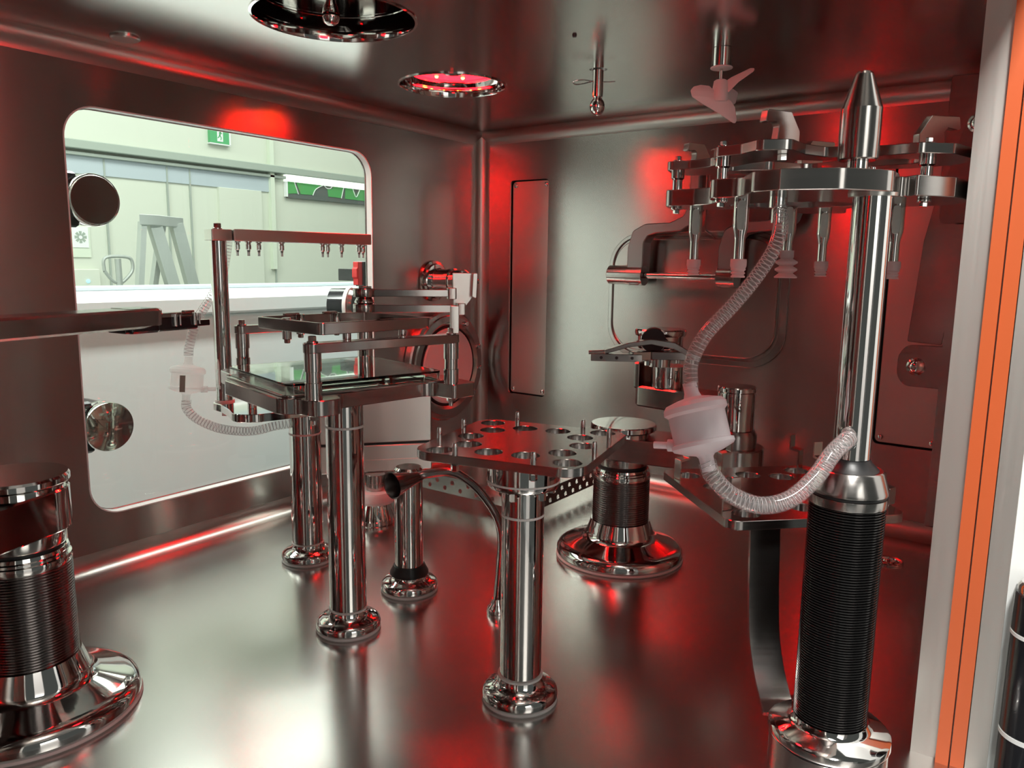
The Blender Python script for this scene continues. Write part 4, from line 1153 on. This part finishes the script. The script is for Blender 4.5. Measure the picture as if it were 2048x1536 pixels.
# ------------------------------------------------------------ door hinge outside, knobs outside the window
t = thing('barrel_hinge', (0.948, -0.012, 0.02), 'black and silver barrel hinge on the white outer panel at the right edge', 'hinge')
hc = (0.944, -0.013)
obj('hinge_knuckle', MB().cyl((*hc, 0.183), (*hc, 0.226), 0.0285, 48, 0.001), 'blackgloss', t)
obj('hinge_cap', MB().lathe([(0, 0.226), (0.0265, 0.226), (0.0265, 0.233), (0.024, 0.237), (0.012, 0.237), (0.011, 0.233), (0, 0.233)], (*hc, 0), seg=48), 'chrome', t)
obj('hinge_ring', MB().lathe([(0, 0.179), (0.0290, 0.179), (0.0290, 0.183), (0, 0.183)], (*hc, 0), seg=48), 'white', t)
obj('hinge_knuckle', MB().cyl((*hc, 0.070), (*hc, 0.179), 0.0285, 48, 0.001), 'blackgloss', t)
obj('hinge_ring', MB().lathe([(0, 0.065), (0.0290, 0.065), (0.0290, 0.070), (0, 0.070)], (*hc, 0), seg=48), 'white', t)
obj('hinge_knuckle', MB().cyl((*hc, 0.018), (*hc, 0.065), 0.0285, 48, 0.001), 'blackgloss', t)
obj('hinge_leaf', MB().box(0.952, 0.965, -0.05, 0.015, 0.02, 0.225, 0.001), 'blackgloss', t)


def knob(x, z, lab, glossy, y0=1.412):
    t = thing('window_knob', (x, y0, z), lab, 'knob')
    ay = (0, -1, 0)
    obj('knob_stem', MB().lathe([(0, -0.105), (0.040, -0.105), (0.044, -0.103), (0.044, -0.035), (0, -0.035)], (x, y0+0.052, z), ay, 48), 'blackgloss', t)
    obj('knob_rim', MB().lathe([(0, -0.035), (0.0465, -0.035), (0.0475, -0.030), (0.0465, -0.026), (0.045, -0.025), (0.045, -0.022), (0.0475, -0.018), (0.0478, -0.004), (0.0465, 0.0), (0.042, 0.0008), (0, 0.0008)],
                               (x, y0+0.052, z), ay, 56), 'chrome', t)
    if glossy:
        obj('knob_face', MB().lathe([(0, 0.006), (0.012, 0.0055), (0.030, 0.003), (0.044, 0.0005), (0.044, -0.002), (0, -0.002)], (x, y0+0.052, z), ay, 56), 'chrome', t)
    else:
        obj('knob_face', MB().lathe([(0, 0.002), (0.043, 0.002), (0.0445, 0.0005), (0.0445, -0.002), (0, -0.002)], (x, y0+0.052, z), ay, 56), 'dark_steel', t)
    obj('knob_mount', MB().box(x-0.115, x-0.02, y0+0.075, y0+0.150, z-0.05, z+0.05, 0.004), 'blackgloss', t)


knob(0.723, 0.664, 'black round knob with a flat brushed face at the upper left edge of the window', False)
knob(0.722, 0.240, 'black round knob with a mirror-bright face at the lower left edge of the window', True)
t = thing('window_knob', (1.34, 1.45, 0.44), 'black round knob with a white rim at the right edge of the window', 'knob')
ka = Vector((0.45, -0.89, 0)).normalized()
ko = Vector((1.330, 1.462, 0.449))
obj('knob_stem', MB().lathe([(0, -0.04), (0.043, -0.04), (0.043, 0.0), (0, 0.0)], ko, ka, 48), 'blackgloss', t)
obj('knob_rim', MB().lathe([(0, 0.0), (0.0455, 0.0), (0.0465, 0.004), (0.0455, 0.009), (0.042, 0.0095), (0, 0.0095)], ko, ka, 48), 'white', t)
obj('knob_face', MB().lathe([(0, 0.0095), (0.043, 0.0095), (0.044, 0.012), (0.040, 0.022), (0, 0.026)], ko, ka, 48), 'dark_steel', t)
obj('knob_mount', MB().box(1.33, 1.46, 1.487, 1.530, 0.40, 0.49, 0.003), 'blackgloss', t)
t = thing('switch_handle', (1.36, 1.46, 0.50), 'black upright handle with a red side outside the right edge of the window', 'handle')
obj('handle_bar', MB().box(1.368, 1.400, 1.445, 1.475, 0.496, 0.560, 0.002), 'blackgloss', t)
obj('red_tab', MB().at(XZ).prism(fillet([(1.353, 0.500), (1.368, 0.500), (1.368, 0.558), (1.353, 0.558), (1.353, 0.545), (1.349, 0.540), (1.349, 0.520), (1.353, 0.515)], 0.002, 3), 1.450, 1.468), 'red_plastic', t)
obj('handle_foot', MB().box(1.36, 1.44, 1.475, 1.530, 0.51, 0.54, 0.001), 'blackgloss', t)

# ------------------------------------------------------------ the hall beyond the window
YB, ZF = 4.2, -0.55
struct('floor_hall', MB().box(-1.5, 6.5, 1.45, YB, ZF-0.05, ZF, 0), 'hall_floor')
struct('wall_back', MB().box(-1.5, 6.5, YB, YB+0.1, ZF, 2.6, 0), 'hall_wall')
struct('wall_hall', MB().box(-1.6, -1.5, 1.42, YB+0.1, ZF, 2.6, 0), 'white')
struct('floor_aisle', MB().box(-2.2, 1.6, -2.4, 0.02, -0.95, -0.9, 0), 'hall_floor')  # unseen aisle floor, added for reflections in the chrome
t = thing('reflector_cabinet', (0.05, -0.85, -0.9), 'added tall white reflector cabinet across the aisle, facing the open chamber door', 'cabinet')  # invented and unseen, gives the chrome a white stripe to reflect
obj('reflector_case', MB().box(-0.22, 0.30, -1.10, -0.72, -0.82, 1.05, 0.006), 'white', t)
obj('reflector_door', MB().box(-0.215, 0.295, -0.7195, -0.700, -0.80, 1.03, 0.004), 'white', t)
obj('reflector_plinth', MB().box(-0.20, 0.28, -1.08, -0.74, -0.90, -0.82, 0.002), 'cab', t)
struct('trim_7', MB().box(-1.5, 6.5, YB-0.05, YB, 1.105, 1.150, 0.004), 'hall_beam')
struct('trim_8', MB().box(-1.5, 6.5, YB-0.03, YB, 1.075, 1.092, 0.002), 'hall_line')
struct('trim_9', MB().box(-1.5, 3.17, YB-0.008, YB, 0.985, 1.075, 0), 'hall_blue')
k = 10
for x in (2.13, 2.48, 2.62, 3.20):
    struct('trim_%d' % k, MB().box(x-0.004, x+0.004, YB-0.012, YB, ZF, 1.07, 0), 'hall_line'); k += 1
struct('trim_%d' % k, MB().box(3.165, 3.195, YB-0.03, YB, 0.5, 1.9, 0.002), 'pale')
struct('door_2', MB().box(2.80, 3.10, YB-0.02, YB, ZF, 0.985, 0.002), 'hall_wall')

t = thing('exit_sign', (2.82, YB-0.03, 1.28), 'green emergency exit sign with a white running figure, on the back wall', 'sign')
obj('sign_panel', MB().box(2.755, 2.885, YB-0.025, YB, 1.236, 1.330, 0.002), 'green', t)
obj('sign_edge', MB().box(2.880, 2.890, YB-0.027, YB, 1.232, 1.334, 0.001).box(2.75, 2.89, YB-0.027, YB, 1.229, 1.236, 0.001), 'white', t)
obj('doorway_symbol', MB().at(XZ).prism(rect(2.800, 2.838, 1.248, 1.325), YB-0.0265, YB-0.025, (), 0), 'white', t)
fig = MB().at(XZ)
fig.prism(circ(2.822, 1.312, 0.0065, 14), YB-0.028, YB-0.0265, (), 0)
for (a, b, c, d, w) in ((2.822, 1.303, 2.816, 1.283, 0.010), (2.816, 1.284, 2.826, 1.270, 0.006), (2.826, 1.270, 2.822, 1.256, 0.005), (2.816, 1.284, 2.808, 1.270, 0.006), (2.808, 1.270, 2.802, 1.268, 0.005),
                        (2.822, 1.301, 2.832, 1.293, 0.004), (2.822, 1.301, 2.810, 1.296, 0.004)):
    p_, q_ = Vector((a, b)), Vector((c, d)); e_ = (q_-p_).normalized(); s_ = Vector((-e_.y, e_.x))*w/2
    fig.prism([tuple(p_-s_), tuple(q_-s_), tuple(q_+s_), tuple(p_+s_)], YB-0.028, YB-0.0265, (), 0)
obj('running_figure', fig, 'green', t)

t = thing('wall_banner', (3.7, YB-0.04, 1.02), 'green and grey banner under a lit white strip on the back wall', 'banner')
obj('banner_field', MB().box(3.30, 4.6, YB-0.02, YB-0.002, 0.960, 1.065, 0), 'banner_grey', t)
obj('lit_strip', MB().box(3.285, 4.6, YB-0.035, YB-0.002, 1.062, 1.105, 0.001), 'strip', t)
obj('side_edge', MB().box(3.285, 3.300, YB-0.025, YB-0.002, 0.965, 1.062, 0.001), 'white', t)
gm = MB().at(XZ)
for o in ([(3.300, 0.985), (3.378, 0.992), (3.352, 1.062), (3.300, 1.062)], [(3.405, 0.990), (3.500, 0.992), (3.548, 1.038), (3.585, 1.062), (3.372, 1.062)],
          [(3.640, 0.992), (3.752, 0.990), (3.775, 1.062), (3.690, 1.062), (3.672, 1.045), (3.632, 1.048)], [(3.790, 0.988), (4.02, 0.985), (4.05, 1.062), (3.925, 1.062), (3.895, 1.012), (3.870, 1.062), (3.795, 1.062)],
          [(4.10, 0.985), (4.40, 0.985), (4.40, 1.062), (4.12, 1.062)]):
    gm.prism(o, YB-0.0225, YB-0.02, (), 0)
obj('green_shapes', gm, 'banner_green', t)
wm = MB()
for pts in ([(3.355, 1.062), (3.385, 0.988)], [(3.505, 0.990), (3.525, 1.025), (3.555, 1.045), (3.590, 1.060)], [(3.605, 1.062), (3.625, 1.046), (3.655, 1.046), (3.675, 1.062)], [(3.755, 0.988), (3.778, 1.062)],
            [(3.862, 1.062), (3.893, 1.008), (3.930, 1.062)], [(4.03, 0.99), (4.05, 1.005), (4.075, 1.0), (4.10, 0.985)]):
    wm.tube(spline([(a, YB-0.023, b) for a, b in pts], 5), 0.003, 6)
obj('white_outline', wm, 'white', t)

t = thing('wall_poster', (2.0, YB, 0.6), 'pale notice with a dark star-shaped symbol, far left behind the window', 'poster')
obj('sheet', MB().box(1.93, 2.035, YB-0.006, YB, 0.560, 0.845, 0), 'pale', t)
obj('star_card', MB().box(1.945, 2.025, YB-0.009, YB-0.006, 0.610, 0.715, 0), 'white', t)
sm = MB().at(XZ)
for k in range(8):
    a = PI*k/4
    o = rot2([(0.010, -0.004), (0.030, -0.007), (0.030, 0.007), (0.010, 0.004)], (1.985, 0.664), a)
    sm.prism(o, YB-0.011, YB-0.009, (), 0)
obj('star_symbol', sm, 'grey_mark', t)
obj('text_lines', MB().box(1.945, 2.02, YB-0.0075, YB-0.006, 0.800, 0.812, 0).box(1.945, 2.025, YB-0.0075, YB-0.006, 0.765, 0.772, 0).box(1.945, 2.01, YB-0.0075, YB-0.006, 0.742, 0.748, 0), 'grey_mark', t)
t = thing('control_box', (2.0, YB, 0.45), 'small grey wall box with a glowing blue light under the notice', 'control box')
obj('box_case', MB().box(1.93, 2.06, YB-0.03, YB, 0.380, 0.500, 0.004), 'hall_wall', t)
obj('blue_light', MB().lathe([(0, 0), (0.010, 0), (0.008, 0.005), (0, 0.006)], (1.998, YB-0.03, 0.437), (0, -1, 0), 20), 'blue_led', t)

# step ladder
t = thing('step_ladder', (1.73, 3.0, ZF), 'grey aluminium step ladder standing open in the hall', 'ladder')


def rail(p, q, w, d):
    p, q = Vector(p), Vector(q)
    e = (q-p).normalized(); u = Vector((1, 0, 0)); v = e.cross(u).normalized(); u = v.cross(e).normalized()
    vs = []
    for c in (p, q):
        for a, b in ((-1, -1), (1, -1), (1, 1), (-1, 1)):
            vs.append(c+u*(a*w/2)+v*(b*d/2))
    return vs, [[0, 1, 5, 4], [1, 2, 6, 5], [2, 3, 7, 6], [3, 0, 4, 7], [3, 2, 1, 0], [4, 5, 6, 7]]


TT, TB = 0.70, ZF
for a, b, w in (((1.640, 2.96, TT), (1.445, 2.86, TB), 0.022), ((1.755, 3.02, TT), (1.500, 3.02, TB), 0.022), ((1.690, 2.97, TT), (1.985, 2.90, TB), 0.050), ((1.815, 3.02, TT), (2.135, 3.06, TB), 0.050)):
    obj('ladder_rail', MB().add(*rail(a, b, w, 0.03)), 'alu', t)
obj('top_cap', MB().prism([(1.615, 2.935), (1.700, 2.940), (1.855, 3.03), (1.745, 3.045)], TT-0.012, TT+0.028, (), 0.002), 'alu', t)
for z in (0.435, 0.16, -0.12, -0.38):
    s_ = (TT-z)/(TT-TB)
    p_ = Vector((1.690, 2.97)).lerp(Vector((1.985, 2.90)), s_); q_ = Vector((1.815, 3.02)).lerp(Vector((2.135, 3.06)), s_)
    obj('ladder_step', MB().bar(p_, q_, 0.06, z-0.012, z+0.012), 'alu', t)
    p2_ = Vector((1.640, 2.96)).lerp(Vector((1.445, 2.86)), s_); q2_ = Vector((1.755, 3.02)).lerp(Vector((1.500, 3.02)), s_)
    obj('ladder_step', MB().bar(p2_, q2_, 0.03, z-0.012, z+0.012), 'alu', t)
p_ = Vector((1.690, 2.97)).lerp(Vector((1.985, 2.90)), 0.212)

# pallet truck, only its loop handle shows
t = thing('pallet_truck', (1.86, 3.6, ZF), 'hand pallet truck whose loop handle shows left of the ladder', 'pallet truck')
lo = [(1.80, 0.50), (1.80, 0.55), (1.83, 0.565), (1.90, 0.565), (1.93, 0.55), (1.93, 0.50), (1.89, 0.455), (1.865, 0.445), (1.835, 0.455), (1.80, 0.50)]
obj('loop_handle', MB().tube(spline([(a, 3.6, b) for a, b in lo], 5), 0.008, 8), 'alu', t)
obj('tiller', MB().tube([(1.865, 3.6, 0.555), (1.865, 3.58, -0.35)], 0.014, 10), 'alu', t)
obj('fork_frame', MB().box(1.72, 2.01, 3.3, 3.64, ZF+0.08, ZF+0.2, 0.01), 'alu', t)
for x in (1.78, 1.95):
    obj('wheel', MB().cyl((x-0.03, 3.58, ZF+0.08), (x+0.03, 3.58, ZF+0.08), 0.08, 24), 'black', t)

# white machine close outside the window, grey cabinet at its side
t = thing('white_machine', (1.3, 2.0, ZF), 'long white machine housing filling the lower half of the window', 'machine')
obj('housing', MB().box(0.45, 2.9, 1.98, 2.55, ZF, 0.405, 0.004), 'white', t)
obj('worktop', MB().box(0.43, 2.92, 1.955, 2.60, 0.4065, 0.455, 0.006), 'white', t)
obj('top_rail', MB().box(0.43, 2.92, 2.50, 2.56, 0.455, 0.470, 0.003), 'cab', t)
t = thing('grey_cabinet', (2.2, 2.2, ZF), 'pale blue-grey cabinet standing behind the right side of the window', 'cabinet')
obj('cabinet_body', MB().box(2.0, 2.6, 1.60, 1.952, ZF, 0.775, 0.008), 'cab', t)
obj('cabinet_body_edge', MB().box(1.996, 2.0, 1.604, 1.948, 0.770, 0.779, 0.001), 'white', t)
for y, z in ((1.90, 0.66), (1.80, 0.55), (1.88, 0.50), (1.74, 0.60)):
    obj('cabinet_screw', MB().cyl((2.0, y, z), (1.994, y, z), 0.006, 12), 'alu', t)
